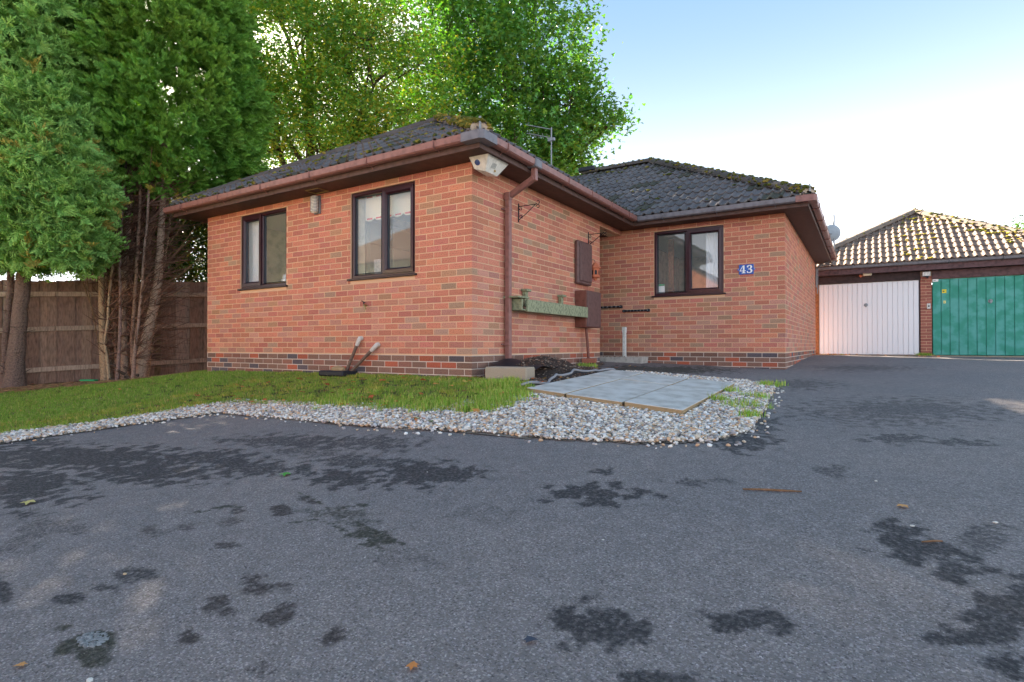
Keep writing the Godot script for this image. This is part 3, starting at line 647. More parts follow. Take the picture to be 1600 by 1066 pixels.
func aggregate() -> Array:
	# stones of the tarmac, 1.7 m of it: tone and height
	var rg := RandomNumberGenerator.new()
	rg.seed = 17
	var w := 1024
	var tone := Image.create(w, w, false, Image.FORMAT_RGB8)
	var high := Image.create(w, w, false, Image.FORMAT_RGB8)
	tone.fill(grey(0.62))
	high.fill(grey(0.35))
	for k in 120000:
		var r := rg.randf()
		var v := rg.randf_range(0.60, 0.84)
		if r < 0.22:
			v = rg.randf_range(0.46, 0.6)
		elif r > 0.975:
			v = rg.randf_range(0.9, 1.0)
		var c := Color(v * rg.randf_range(0.98, 1.02), v, v * rg.randf_range(0.97, 1.03))
		var at_px := Vector2i(rg.randi() % w, rg.randi() % w)
		var size := Vector2i(rg.randi_range(1, 5), rg.randi_range(1, 4))
		if r > 0.975:
			size = Vector2i(rg.randi_range(1, 4), rg.randi_range(1, 3))
		tone.fill_rect(Rect2i(at_px, size), c)
		high.fill_rect(Rect2i(at_px, size), grey(rg.randf_range(0.2, 0.9)))
	return [ImageTexture.create_from_image(tone), ImageTexture.create_from_image(high)]

func build_ground():
	# the land beyond, out to the horizon
	var far := MB.new()
	var xs := [-300.0, -60.0, -16.0, DX0, 0.0, 6.0, DX1, 20.0, 60.0, 300.0]
	var zs := [-300.0, -60.0, -24.0, DZ0, -6.0, 0.0, DZ1, 14.0, 60.0, 300.0]
	var gy := func(x: float, z: float) -> float:
		var cx := clampf(x, -14.0, 13.0)
		var cz := clampf(z, -12.0, 9.0)
		return ground_y(cx, cz) - (0.9 if x > -16.0 and x < 20.0 and z > -24.0 and z < 14.0 else 0.0) - 0.06
	var id := []
	for z in zs:
		for x in xs:
			id.append(far.vert(Vector3(x, gy.call(x, z), z), Vector3.UP))
	for j in zs.size() - 1:
		for i in xs.size() - 1:
			var a: int = id[j * xs.size() + i]
			var b: int = id[j * xs.size() + i + 1]
			var c: int = id[(j + 1) * xs.size() + i + 1]
			var d: int = id[(j + 1) * xs.size() + i]
			far.face(a, c, b)
			far.face(a, d, c)
	tag(part("ground", far, M.turf, self), "grassy land around the house reaching the horizon", "", "", "structure")
	# the pale concrete street past the drive's mouth, in the sun behind the viewer
	var stt := MB.new()
	var sc := []
	for q in [Vector2(-16, 8.6), Vector2(16, 8.6), Vector2(16, 12.6), Vector2(-16, 12.6)]:
		sc.append(Vector3(q.x, ground_y(clampf(q.x, -3, 10), 8.0) - 0.02 - 0.06 * (q.y - 8.6), q.y))
	stt.quad(sc[3], sc[2], sc[1], sc[0])
	tag(part("street", stt, M.pale_concrete, self), "pale concrete street behind the viewer", "", "", "structure")
	# the drive
	var dr := MB.new()
	var cell := 0.2
	var nx := int(round((DX1 - DX0) / cell))
	var nz := int(round((DZ1 - DZ0) / cell))
	for j in nz + 1:
		for i in nx + 1:
			var x := DX0 + i * cell
			var z := DZ0 + j * cell
			dr.vert(Vector3(x, ground_y(x, z) + 0.006 * noise.get_noise_2d(x * 1.3, z * 1.3), z), soil_normal(x, z))
			dr.t.append(Vector2(x, z) / 1.7)
			dr.t2.append(Vector2((x - DX0) / (DX1 - DX0), (z - DZ0) / (DZ1 - DZ0)))
	for j in nz:
		for i in nx:
			var a := j * (nx + 1) + i
			dr.face(a, a + nx + 2, a + 1)
			dr.face(a, a + nx + 1, a + nx + 2)
	var tm := StandardMaterial3D.new()
	tm.resource_name = "tarmac"
	tm.roughness = 0.9
	tm.metallic_specular = 0.35
	var agg := aggregate()
	tm.albedo_texture = agg[0]
	tm.heightmap_enabled = true
	tm.heightmap_texture = agg[1]
	tm.heightmap_scale = 0.22
	tm.detail_enabled = true
	tm.detail_blend_mode = BaseMaterial3D.BLEND_MODE_MUL
	tm.detail_uv_layer = BaseMaterial3D.DETAIL_UV_2
	tm.detail_albedo = drive_marks()
	tag(part("driveway", dr, tm, self), "worn grey tarmac drive with dark damp patches", "", "", "structure")
	# lawn, bed and gravel beds lie on the soil as low banks
	var lawn := sheet(LAWN, func(x, z): return 0.022 + 0.012 * noise.get_noise_2d(x * 2.0, z * 2.0), 0.1)
	tag(part("lawn", lawn, M.turf, self), "mossy soil of the lawn under the grass", "", "", "structure")
	var litter := sheet([Vector2(-10.5, 5.2), Vector2(-8.9, 4.4), Vector2(-7.5, 2.0), Vector2(-6.55, 0.35), Vector2(-6.3, -0.6), Vector2(-6.6, -3), Vector2(-7.6, -3), Vector2(-9.2, 1.2)], func(x, z): return 0.045 + 0.015 * noise.get_noise_2d(x * 3.0, z * 3.0), 0.1)
	tag(part("needle_bed", litter, M.litter_ground, self), "brown bed of fallen needles under the conifers", "", "", "structure")
	var grit := sheet(GRAVEL, func(_x, _z): return 0.005, 0.05)
	tag(part("gravel_bed", grit, M.grit, self), "sandy bed under the gravel strip", "", "", "structure")
	var bed := sheet(BED, func(x, z): return bed_lift(x, z), 0.05)
	tag(part("soil_bed", bed, M.soil, self), "dark heaped soil beside the side wall", "", "", "structure")
	# paving
	var pav := thing("paving", "grey concrete paving slabs laid beside the soil bed", "paving")
	pav.set_meta("kind", "structure")
	var jb := MB.new()
	var jc := []
	for q in [Vector2(1.04, 0.55), Vector2(2.487, 0.55), Vector2(2.487, -1.56), Vector2(1.04, -1.56)]:
		jc.append(Vector3(q.x, -0.126 + 0.083 * (2.497 - q.x) + 0.046 * (0.56 - q.y), q.y))
	jb.quad(jc[0], jc[1], jc[2], jc[3])
	part("joint_bed", jb, M.joint_sand, pav)
	var us := [0.0, 0.51, 1.06, 1.47]
	var ws := [0.0, 1.37, 2.13]
	for i in 3:
		for j in 2:
			var x1: float = 2.497 - us[i] - 0.012
			var x0: float = 2.497 - us[i + 1] + 0.012
			var z1: float = 0.56 - ws[j] - 0.012
			var z0: float = 0.56 - ws[j + 1] + 0.012
			var mb := MB.new()
			var corners := []
			for q in [Vector2(x0, z1), Vector2(x1, z1), Vector2(x1, z0), Vector2(x0, z0)]:
				corners.append(Vector3(q.x, -0.112 + 0.083 * (2.497 - q.x) + 0.046 * (0.56 - q.y) + rng.randf_range(-0.003, 0.003), q.y))
			var ctr: Vector3 = (corners[0] + corners[2]) * 0.5
			var top := []
			for q in corners:
				top.append(q + (ctr - q).normalized() * 0.006)
				mb.col = Color(1, 1, 1)
			mb.quad(top[0], top[1], top[2], top[3])
			for k in 4:
				mb.quad(corners[k] - Vector3(0, 0.005, 0), corners[(k + 1) % 4] - Vector3(0, 0.005, 0), top[(k + 1) % 4], top[k])
			var o := part("slab", mb, M.slab, pav)
			var eb := MB.new()
			for k in 4:
				eb.quad(corners[k] - Vector3(0, 0.055, 0), corners[(k + 1) % 4] - Vector3(0, 0.055, 0), corners[(k + 1) % 4] - Vector3(0, 0.005, 0), corners[k] - Vector3(0, 0.005, 0))
			eb.quad(corners[3] - Vector3(0, 0.055, 0), corners[2] - Vector3(0, 0.055, 0), corners[1] - Vector3(0, 0.055, 0), corners[0] - Vector3(0, 0.055, 0))
			part("slab_edge", eb, M.slab_edge, o)

func bed_lift(x: float, z: float) -> float:
	var d := Vector2((x - 0.38) / 0.42, (z + 0.95) / 0.75).length()
	return 0.03 + 0.19 * maxf(0.0, 1.0 - d * d) + 0.02 * noise.get_noise_2d(x * 9.0, z * 9.0)

# ---------------------------------------------------------------- bungalow
const DPC := 0.297
const TOP := 2.472
const EAVE_OUT := 0.40
const EAVE_Y := 2.605
const PITCH := 0.57735
var bricks := []
var faces := []
var brick_cache := {}

func face_colour(y: float) -> Color:
	var r := rng.randf()
	var c: Color
	if r < 0.56:
		c = L(212, 136, 112)
	elif r < 0.74:
		c = L(215, 142, 112)
	elif r < 0.90:
		c = L(205, 128, 112)
	elif r < 0.96:
		c = L(190, 142, 112)
	else:
		c = L(182, 146, 120)
	# lime bloom sits on many of the bricks under the sills
	if y < 1.25 and rng.randf() < 0.4:
		c = c.lerp(L(200, 156, 140), rng.randf_range(0.2, 0.6))
	return shade(c, rng.randf_range(0.82, 1.1))

func plinth_colour() -> Color:
	var r := rng.randf()
	if r < 0.52:
		return shade(L(142, 108, 94), rng.randf_range(0.8, 1.2))
	if r < 0.76:
		return shade(L(188, 104, 80), rng.randf_range(0.85, 1.1))
	if r < 0.87:
		return shade(L(104, 94, 98), rng.randf_range(0.85, 1.15))
	return shade(L(150, 104, 90), rng.randf_range(0.85, 1.15))

func brick_shape(size: Vector3) -> MB:
	# front at z = 0, back at -size.z; the arrises of the face are slightly rounded
	var mb := MB.new()
	var x := size.x * 0.5
	var y := size.y * 0.5
	var b := 0.0025
	var f := [Vector3(-x + b, -y + b, 0), Vector3(x - b, -y + b, 0), Vector3(x - b, y - b, 0), Vector3(-x + b, y - b, 0)]
	var e := [Vector3(-x, -y, -b), Vector3(x, -y, -b), Vector3(x, y, -b), Vector3(-x, y, -b)]
	mb.quad(f[0], f[1], f[2], f[3])
	for k in 4:
		mb.quad(e[k], e[(k + 1) % 4], f[(k + 1) % 4], f[k])
		var d := Vector3(0, 0, -size.z + b)
		mb.quad(e[k] + d, e[(k + 1) % 4] + d, e[(k + 1) % 4], e[k])
	return mb

func lay(wall: String, p: Vector3, n: Vector3, size: Vector3, c: Color):
	# keep one brick: p is the middle of its face
	var to := EYE - p
	var seen := maxf(to.normalized().dot(n), 0.0) * size.x * size.y / to.length_squared()
	bricks.append({"wall": wall, "p": p + n * rng.randf_range(-0.0012, 0.0012), "n": n, "size": size, "c": c, "seen": seen})

func run_bricks(wall: String, o: Vector3, u: Vector3, n: Vector3, length: float, holes: Array, start: Array, low := -2):
	# courses of stretchers from o along u; start: gap before the first brick on even and odd courses
	for i in range(low - 2, 29):
		var y0 := DPC + 0.010 + i * 0.075 if i >= 0 else DPC - 0.012 - 0.065 + (i + 1) * 0.075
		var yc := y0 + 0.0325
		var par := posmod(i, 2)
		var s: float = start[par]
		var first := true
		while s < length - 0.02:
			var l := 0.215
			if first and start[par] < 0.0:
				l += start[par]
			var e := minf(s + l, length)
			first = false
			# cut round the openings
			var bits := [[s, e]]
			for h in holes:
				if y0 + 0.065 > h[2] + 0.004 and y0 < h[3] - 0.004:
					var left := []
					for b in bits:
						if b[1] <= h[0] or b[0] >= h[1]:
							left.append(b)
						else:
							if h[0] - b[0] > 0.03:
								left.append([b[0], h[0] - 0.003])
							if b[1] - h[1] > 0.03:
								left.append([h[1] + 0.003, b[1]])
					bits = left
			for b in bits:
				if b[0] < 0.0:
					continue
				var ctr: Vector3 = o + u * (b[0] + b[1]) * 0.5 + Vector3.UP * yc
				lay(wall, ctr, n, Vector3(b[1] - b[0], 0.065, 0.098), face_colour(yc) if i >= 0 else plinth_colour())
			s = e + 0.010

func corner_bricks(wall: String, o: Vector3, u1: Vector3, n1: Vector3, u2: Vector3, low := -2):
	# one real brick per course turns the corner: long on the first wall on even courses, on the second on odd ones
	for i in range(low - 2, 29):
		var y0 := DPC + 0.010 + i * 0.075 if i >= 0 else DPC - 0.012 - 0.065 + (i + 1) * 0.075
		var even := posmod(i, 2) == 0
		var a := 0.215 if even else 0.1025
		var b := 0.1025 if even else 0.215
		var ctr := o + u1 * a * 0.5 + Vector3.UP * (y0 + 0.0325)
		lay(wall, ctr, n1, Vector3(a, 0.065, b), face_colour(y0) if i >= 0 else plinth_colour())

func slab_with_holes(mb: MB, o: Vector3, u: Vector3, n: Vector3, length: float, y0: float, y1: float, z0: float, z1: float, holes: Array):
	# a wall leaf between depths z0 and z1 along n (negative is inward), pierced by the holes
	var cuts := [0.0, length]
	for h in holes:
		cuts.append(h[0])
		cuts.append(h[1])
	cuts.sort()
	for k in cuts.size() - 1:
		if cuts[k + 1] - cuts[k] < 1e-4:
			continue
		var mid: float = (cuts[k] + cuts[k + 1]) * 0.5
		var spans := [[y0, y1]]
		for h in holes:
			if mid > h[0] and mid < h[1]:
				var left := []
				for s in spans:
					if h[2] > s[0]:
						left.append([s[0], minf(h[2], s[1])])
					if h[3] < s[1]:
						left.append([maxf(h[3], s[0]), s[1]])
				spans = left
		for s in spans:
			mb.bx(o + u * cuts[k] + n * z0 + Vector3.UP * s[0], o + u * cuts[k + 1] + n * z1 + Vector3.UP * s[1])

func window(house: Node3D, p: Vector3, n: Vector3, w: float, h: float, sash_left: bool, split: float, label: String) -> Node3D:
	# p: lower left corner of the opening on the wall's face
	var o := Node3D.new()
	o.name = "window"
	o.transform = spot(p, n)
	house.add_child(o, true)
	o.set_meta("label", label)
	var id := Transform3D.IDENTITY
	var fr := MB.new()
	var zf := -0.022
	var zb := -0.092
	fr.ring(id, 0.003, 0.028, w - 0.003, h - 0.003, [Vector2(0, zb), Vector2(0, zf), Vector2(0.034, zf), Vector2(0.046, zf - 0.014), Vector2(0.046, zb)])
	var mx := w * split
	fr.cham(Transform3D(Basis.IDENTITY, Vector3(mx, h * 0.5 + 0.012, (zf + zb) * 0.5)), Vector3(0.05, h - 0.12, zf - zb - 0.002), 0.01)
	part("frame", fr, M.frame, o)
	var si := MB.new()
	si.cham(Transform3D(Basis.IDENTITY, Vector3(w * 0.5, 0.0135, -0.03)), Vector3(w + 0.075, 0.027, 0.125), 0.006)
	part("sill", si, M.sill_dark, o)
	var lights := [[0.046, mx - 0.025], [mx + 0.025, w - 0.046]]
	for k in 2:
		var a: float = lights[k][0]
		var b: float = lights[k][1]
		var y0 := 0.074
		var y1 := h - 0.049
		var sash := (k == 0) == sash_left
		var inset := 0.012
		if sash:
			var sb := MB.new()
			sb.ring(id, a - 0.014, y0 - 0.014, b + 0.014, y1 + 0.014, [Vector2(0, zf + 0.001), Vector2(0, zf + 0.016), Vector2(0.042, zf + 0.018), Vector2(0.060, zf - 0.006), Vector2(0.060, zb + 0.01)])
			part("sash", sb, M.frame, o)
			inset = 0.046
		var gk := MB.new()
		gk.ring(id, a + inset - 0.002, y0 + inset - 0.002, b - inset + 0.002, y1 - inset + 0.002, [Vector2(0, -0.045), Vector2(0.004, -0.036), Vector2(0.010, -0.046), Vector2(0.010, -0.062)])
		part("gasket", gk, M.gasket, o)
		var pn := MB.new()
		pn.quad(Vector3(a + inset - 0.004, y0 + inset - 0.004, -0.054), Vector3(b - inset + 0.004, y0 + inset - 0.004, -0.054), Vector3(b - inset + 0.004, y1 - inset + 0.004, -0.054), Vector3(a + inset - 0.004, y1 - inset + 0.004, -0.054))
		part("pane", pn, M.glass, o)
		var p2 := MB.new()
		p2.quad(Vector3(a + inset - 0.004, y0 + inset - 0.004, -0.076), Vector3(b - inset + 0.004, y0 + inset - 0.004, -0.076), Vector3(b - inset + 0.004, y1 - inset + 0.004, -0.076), Vector3(a + inset - 0.004, y1 - inset + 0.004, -0.076))
		part("inner_pane", p2, M.glass, o)
		if sash:
			var hd := MB.new()
			var hx := (b - 0.03) if sash_left else (a + 0.03)
			hd.tube([Vector3(hx, h * 0.42, -0.10), Vector3(hx, h * 0.45, -0.125), Vector3(hx, h * 0.54, -0.125)], 0.008, 6)
			part("handle", hd, M.white_plastic, o)
	return o

func tile_mesh(c: Color) -> MB:
	# a double roman tile: x across (0.30 wide), y up the slope (0.36 long), z off the roof
	var mb := MB.new()
	var prof := []
	for k in 2:
		var b := k * 0.15
		prof.append_array([Vector2(b, 0.012), Vector2(b + 0.014, 0.0), Vector2(b + 0.084, 0.0), Vector2(b + 0.096, 0.012), Vector2(b + 0.113, 0.030), Vector2(b + 0.133, 0.030)])
	prof.append(Vector2(0.2995, 0.012))
	mb.col = c
	var lift := 0.030
	for i in prof.size() - 1:
		var a: Vector2 = prof[i]
		var b: Vector2 = prof[i + 1]
		mb.quad(Vector3(a.x, 0, a.y + lift), Vector3(b.x, 0, b.y + lift), Vector3(b.x, 0.36, b.y + 0.004), Vector3(a.x, 0.36, a.y + 0.004))
		mb.quad(Vector3(a.x, 0.004, a.y + lift - 0.022), Vector3(b.x, 0.004, b.y + lift - 0.022), Vector3(b.x, 0, b.y + lift), Vector3(a.x, 0, a.y + lift))
	return mb

func tile_slope(house: Node3D, roof: Node3D, o: Vector3, u: Vector3, up: Vector3, n: Vector3, length: float, rise: float, left_hip: float, right_hip: float, cols: Array, keep: Callable, joined := false):
	# tiles from o (left end of the eave) along u; the slope narrows by left_hip and right_hip metres per metre up it
	var kinds := []
	for c in cols:
		kinds.append(tile_mesh(c).mesh(M.tile))
	var rest := MB.new()
	var gauge := 0.318
	var rows := int(ceil(rise / gauge))
	var b := Basis(u, up, n)
	for r in rows:
		var s := r * gauge - 0.035
		for k in int(ceil(maxf(length, length - right_hip * rise) / 0.30)) + 1:
			var x := k * 0.30
			var lo := left_hip * maxf(s, 0.0)
			var hi := length - right_hip * maxf(s, 0.0)
			var lo2 := left_hip * (s + 0.36)
			var hi2 := length - right_hip * (s + 0.36)
			if x + 0.30 <= lo or x >= hi or s > rise - 0.1:
				continue
			var where := o + u * x + up * s
			if not keep.call(where):
				continue
			var tr := Transform3D(b.rotated(n, rng.randf_range(-0.006, 0.006)), where + n * rng.randf_range(-0.002, 0.003))
			var ci := rng.randi() % kinds.size()
			if joined and x >= lo2 and x + 0.30 <= minf(hi, hi2) and s + 0.36 <= rise + 0.05:
				rest.add_mesh(tile_mesh(cols[ci]), tr)
			elif x >= lo2 and x + 0.30 <= minf(hi, hi2) and s + 0.36 <= rise + 0.05:
				shared("tile", kinds[ci], roof, tr)
			else:
				# cut to the hip
				var cut := tile_mesh(cols[ci])
				for i in cut.v.size():
					var q: Vector3 = cut.v[i]
					var sy: float = minf(q.y, rise - s)
					var l: float = left_hip * maxf(s + sy, 0.0) - x
					var h: float = length - right_hip * maxf(s + sy, 0.0) - x
					cut.v[i] = Vector3(clampf(q.x, minf(l, h), maxf(l, h)), sy, q.z)
				rest.add_mesh(cut, tr)
	if rest.v.size():
		part("roof_tiles" if joined else "cut_tiles", rest, M.tile, roof).set_meta("kind", "stuff")

func cap_tiles(roof: Node3D, called: String, a: Vector3, b: Vector3, r: float, c: Color, mossy := 0.0):
	# half-round tiles end to end from a up to b
	var d := (b - a).normalized()
	var across := d.cross(Vector3.UP).normalized()
	var up := across.cross(d).normalized()
	var len := 0.45
	var m := int(ceil((b - a).length() / len))
	var moss := MB.new()
	for k in m:
		var mb := MB.new()
		mb.col = shade(c, rng.randf_range(0.85, 1.12))
		var p0 := a + d * (k * len)
		var p1 := a + d * minf(k * len + len + 0.02, (b - a).length())
		var r0 := r * 1.03
		var r1 := r * 0.97
		for i in 10:
			var t0 := PI * i / 10.0
			var t1 := PI * (i + 1) / 10.0
			var e := func(t: float, rr: float) -> Vector3: return across * cos(t) * rr + up * (sin(t) * rr * 0.9 - 0.02)
			mb.quad(p0 + e.call(t1, r0), p0 + e.call(t0, r0), p1 + e.call(t0, r1), p1 + e.call(t1, r1))
			mb.quad(p0 + e.call(t0, r0), p0 + e.call(t1, r0), p0 + e.call(t1, r0 - 0.02), p0 + e.call(t0, r0 - 0.02))
		part(called, mb, M.tile, roof)
	if mossy > 0.0:
		var total := (b - a).length()
		for k in int(total * 90.0 * mossy):
			var s := total * pow(rng.randf(), 1.7)
			if noise.get_noise_1d(s * 3.0 + a.x * 5.0) < -0.1:
				continue
			var t := rng.randf_range(0.05, 0.95) * PI
			moss.col = L(118, 112, 40).lerp(L(72, 84, 32), rng.randf()) if rng.randf() < 0.75 else L(150, 132, 60)
			var q := a + d * s + across * cos(t) * r + up * (sin(t) * r * 0.9 - 0.02)
			var z := rng.randf_range(0.012, 0.032)
			moss.lump(q, Vector3(z * 1.3, z * 0.8, z * 1.3), rng, 0.4)
		part("moss", moss, M.moss, roof).set_meta("kind", "stuff")

func scatter_moss(roof: Node3D, o: Vector3, u: Vector3, up: Vector3, n: Vector3, length: float, rise: float, count: int, cols: Array, keep: Callable):
	var mb := MB.new()
	for k in count:
		var s := rng.randf() * rise
		var x := rng.randf() * length
		var p := o + u * x + up * s
		if not keep.call(x, s, p):
			continue
		var g := 0.318
		var sit: float = (floor(s / g) * g) if rng.randf() < 0.6 else s
		p = o + u * x + up * sit + n * 0.045
		for q in rng.randi_range(1, 4):
			mb.col = cols[rng.randi() % cols.size()]
			var z := rng.randf_range(0.010, 0.028)
			mb.lump(p + u * rng.randf_range(-0.05, 0.05) + up * rng.randf_range(-0.02, 0.02), Vector3(z * 1.4, z * 0.8, z * 1.2), rng, 0.4)
	if mb.v.size():
		part("moss", mb, M.moss, roof).set_meta("kind", "stuff")

func gutter(parent: Node3D, a: Vector3, b: Vector3, out: Vector3, material: Material, clips := 0.85):
	# a square-bottomed gutter from a to b; out points away from the wall
	var d := (b - a).normalized()
	var bs := Basis(out, Vector3.UP, out.cross(Vector3.UP))
	var prof := [Vector2(0, 0.075), Vector2(0.004, 0.012), Vector2(0.022, 0.0), Vector2(0.085, 0.0), Vector2(0.104, 0.014), Vector2(0.110, 0.080), Vector2(0.104, 0.080), Vector2(0.098, 0.018), Vector2(0.082, 0.006), Vector2(0.024, 0.006), Vector2(0.010, 0.016), Vector2(0.006, 0.075)]
	if bs.z.dot(d) < 0:
		var s := a
		a = b
		b = s
	var mb := MB.new()
	mb.prism(prof, Transform3D(bs, a), Transform3D(bs, b))
	var g := part("gutter", mb, material, parent)
	var total := (b - a).length()
	var m := int(total / clips)
	for k in m:
		var p := a + (b - a).normalized() * (total * (k + 0.5) / m)
		var cb := MB.new()
		cb.tube([p + out * 0.113 + Vector3.UP * 0.084, p + out * 0.1135 + Vector3.UP * 0.01, p + out * 0.088 - Vector3.UP * 0.004, p + out * 0.02 - Vector3.UP * 0.004, p - Vector3.UP * 0.025], 0.0065, 5)
		part("bracket", cb, material, g)
	for e in [a, b]:
		pass

func build_bungalow():
	var house := thing("bungalow", "red brick bungalow with dark tiled hipped roofs and brown gutters", "house")
	var bx := 2.675
	var bz := -4.56
	var far := -10.9
	# openings: from, to, bottom, top, measured along each wall
	var w_front := [[3.285, 4.395, 1.245, 2.392], [0.85, 1.962, 1.245, 2.392]]
	var w_bay := [[bx - 1.765, bx - 0.600, 1.245, 2.392]]
	var porch := [[3.588, 4.56, 0.0, 2.395]]
	# facing bricks
	corner_bricks("a", Vector3.ZERO, Vector3.LEFT, Vector3.BACK, Vector3.FORWARD)
	run_bricks("a", Vector3.ZERO, Vector3.LEFT, Vector3.BACK, 5.298, w_front, [0.225, 0.1125])
	run_bricks("b", Vector3.ZERO, Vector3.FORWARD, Vector3.RIGHT, 4.56, porch, [0.1125, 0.225])
	corner_bricks("c", Vector3(bx, 0, bz), Vector3.LEFT, Vector3.BACK, Vector3.FORWARD)
	run_bricks("c", Vector3(bx, 0, bz), Vector3.LEFT, Vector3.BACK, 4.2, w_bay, [0.225, 0.1125])
	run_bricks("d", Vector3(bx, 0, bz), Vector3.FORWARD, Vector3.RIGHT, -far + bz, [], [0.1125, 0.225])
	# mortar beds behind the brick faces
	var walls := {}
	var specs := {"a": [Vector3(-0.005, 0, 0), Vector3.LEFT, Vector3.BACK, 5.293, []], "b": [Vector3(0, 0, -0.1), Vector3.FORWARD, Vector3.RIGHT, 4.46, []], "c": [Vector3(bx - 0.005, 0, bz), Vector3.LEFT, Vector3.BACK, 4.195, []], "d": [Vector3(bx, 0, bz - 0.1), Vector3.FORWARD, Vector3.RIGHT, -far + bz - 0.1, []]}
	for h in w_front:
		specs.a[4].append([h[0] - 0.005, h[1] - 0.005, h[2], h[3]])
	specs.b[4].append([3.488, 4.46, -0.3, 2.395])
	for h in w_bay:
		specs.c[4].append([h[0] - 0.005, h[1] - 0.005, h[2], h[3]])
	var names := {"a": "brick front wall with two windows", "b": "brick side wall with the downpipe", "c": "brick wall with the house number", "d": "brick end wall beside the garages"}
	for k in specs:
		var s: Array = specs[k]
		var mb := MB.new()
		slab_with_holes(mb, s[0], s[1], s[2], s[3], DPC - 0.006, TOP, -0.1, -0.003, s[4])
		walls[k] = part("wall", mb, M.mortar, house)
		walls[k].set_meta("label", names[k])
		var pm := MB.new()
		slab_with_holes(pm, s[0], s[1], s[2], s[3], -0.45, DPC - 0.006, -0.1, -0.003, s[4])
		part("plinth", pm, M.plinth_mortar, walls[k])
		# inner leaf, plastered
		var inn := MB.new()
		var shrink := 0.252
		var hs := []
		for h in s[4]:
			hs.append([h[0] - (shrink - 0.005 if k in ["a", "c"] else shrink - 0.1), h[1] - (shrink - 0.005 if k in ["a", "c"] else shrink - 0.1), h[2], h[3]])
		var oo: Vector3 = Vector3(-shrink, 0, 0) if k == "a" else Vector3(0, 0, -shrink) if k == "b" else Vector3(bx - shrink, 0, bz) if k == "c" else Vector3(bx, 0, bz - shrink)
		var ll: float = 4.8 if k == "a" else 4.3 if k == "b" else 2.28 if k == "c" else 5.8
		slab_with_holes(inn, oo, s[1], s[2], ll, -0.1, 2.46, -0.25, -0.103, hs)
		part("inner_leaf", inn, M.plaster, walls[k])
	# nearest bricks one by one, the rest of the facing as one mass
	bricks.sort_custom(func(p, q): return p.seen > q.seen)
	var rest := {}
	for i in bricks.size():
		var b: Dictionary = bricks[i]
		var shape := brick_shape(b.size)
		var tr := spot(b.p, b.n)
		if i < 300:
			for q in shape.c.size():
				shape.c[q] = b.c
			shared("brick", shape.mesh(M.brick), walls[b.wall], tr)
		else:
			if not rest.has(b.wall):
				rest[b.wall] = MB.new()
			rest[b.wall].add_mesh(shape, tr, b.c)
	for k in rest:
		part("brickwork", rest[k], M.brick, walls[k]).set_meta("kind", "stuff")
	# rest of the shell that the photograph hides: left wall, back walls, porch
	var sh := MB.new()
	slab_with_holes(sh, Vector3(-5.298, 0, -0.101), Vector3.FORWARD, Vector3.LEFT, 10.8, -0.4, 2.46, -0.198, 0.0, [[1.499, 3.099, 0.95, 2.3]])
	sh.bx(Vector3(-5.098, -0.4, -10.9), Vector3(bx - 0.11, 2.46, -10.7))
	part("wall", sh, M.far_brick, house)
	var lin := MB.new()
	lin.bx(Vector3(-1.3, 2.398, -3.6), Vector3(-0.102, 2.44, bz + 0.002))
	part("porch_ceiling", lin, M.soffit, house)
	var pd := MB.new()
	pd.bx(Vector3(-1.5, 0.1, -3.7), Vector3(-1.4, 2.4, -4.5))
	part("front_door", pd, M.frame, house)
	# rooms: ceilings, floors, partitions
	var rm := MB.new()
	rm.bx(Vector3(-5.098, 2.43, -0.26), Vector3(-0.26, 2.46, -3.5))
	rm.bx(Vector3(0.06, 2.43, bz - 0.26), Vector3(bx - 0.26, 2.46, -10.6))
	part("ceiling", rm, M.ceiling_white, house)
	var fl := MB.new()
	fl.bx(Vector3(-5.098, 0.2, -0.26), Vector3(-0.26, 0.32, -3.5))
	fl.bx(Vector3(0.06, 0.2, bz - 0.26), Vector3(bx - 0.26, 0.32, -10.6))
	part("floor", fl, M.floor_carpet, house)
	var pt := MB.new()
	slab_with_holes(pt, Vector3(-5.099, 0, -0.26), Vector3.FORWARD, Vector3.LEFT, 3.24, 0.3, 2.43, -0.049, 0.0, [[1.34, 2.94, 0.95, 2.3]])
	slab_with_holes(pt, Vector3(-2.72, 0, -0.26), Vector3.FORWARD, Vector3.LEFT, 3.24, 0.3, 2.43, -0.1, 0.0, [[1.95, 3.1, 0.3, 2.25]])
	pt.bx(Vector3(-5.098, 0.3, -3.5), Vector3(-0.26, 2.43, -3.58))
	pt.bx(Vector3(-0.05, 0.3, bz - 0.26), Vector3(0.05, 2.43, -10.6))
	pt.bx(Vector3(0.05, 0.3, -8.2), Vector3(bx - 0.26, 2.43, -8.1))
	part("partition", pt, M.plaster, house)
	window(house, Vector3(-4.395, 1.245, 0), Vector3.BACK, 1.11, 1.147, true, 0.46, "brown framed window with a white net curtain")
	window(house, Vector3(-1.962, 1.245, 0), Vector3.BACK, 1.112, 1.147, false, 0.5, "brown framed kitchen window with a scalloped blind")
	window(house, Vector3(0.600, 1.245, bz), Vector3.BACK, 1.165, 1.147, false, 0.48, "brown framed window beside the house number")
	window(house, Vector3(-5.298, 0.95, -3.2), Vector3.LEFT, 1.6, 1.35, true, 0.5, "brown framed window in the hidden wall facing the fence")
	build_house_roof(house, bx, bz)
	build_downpipe(house)

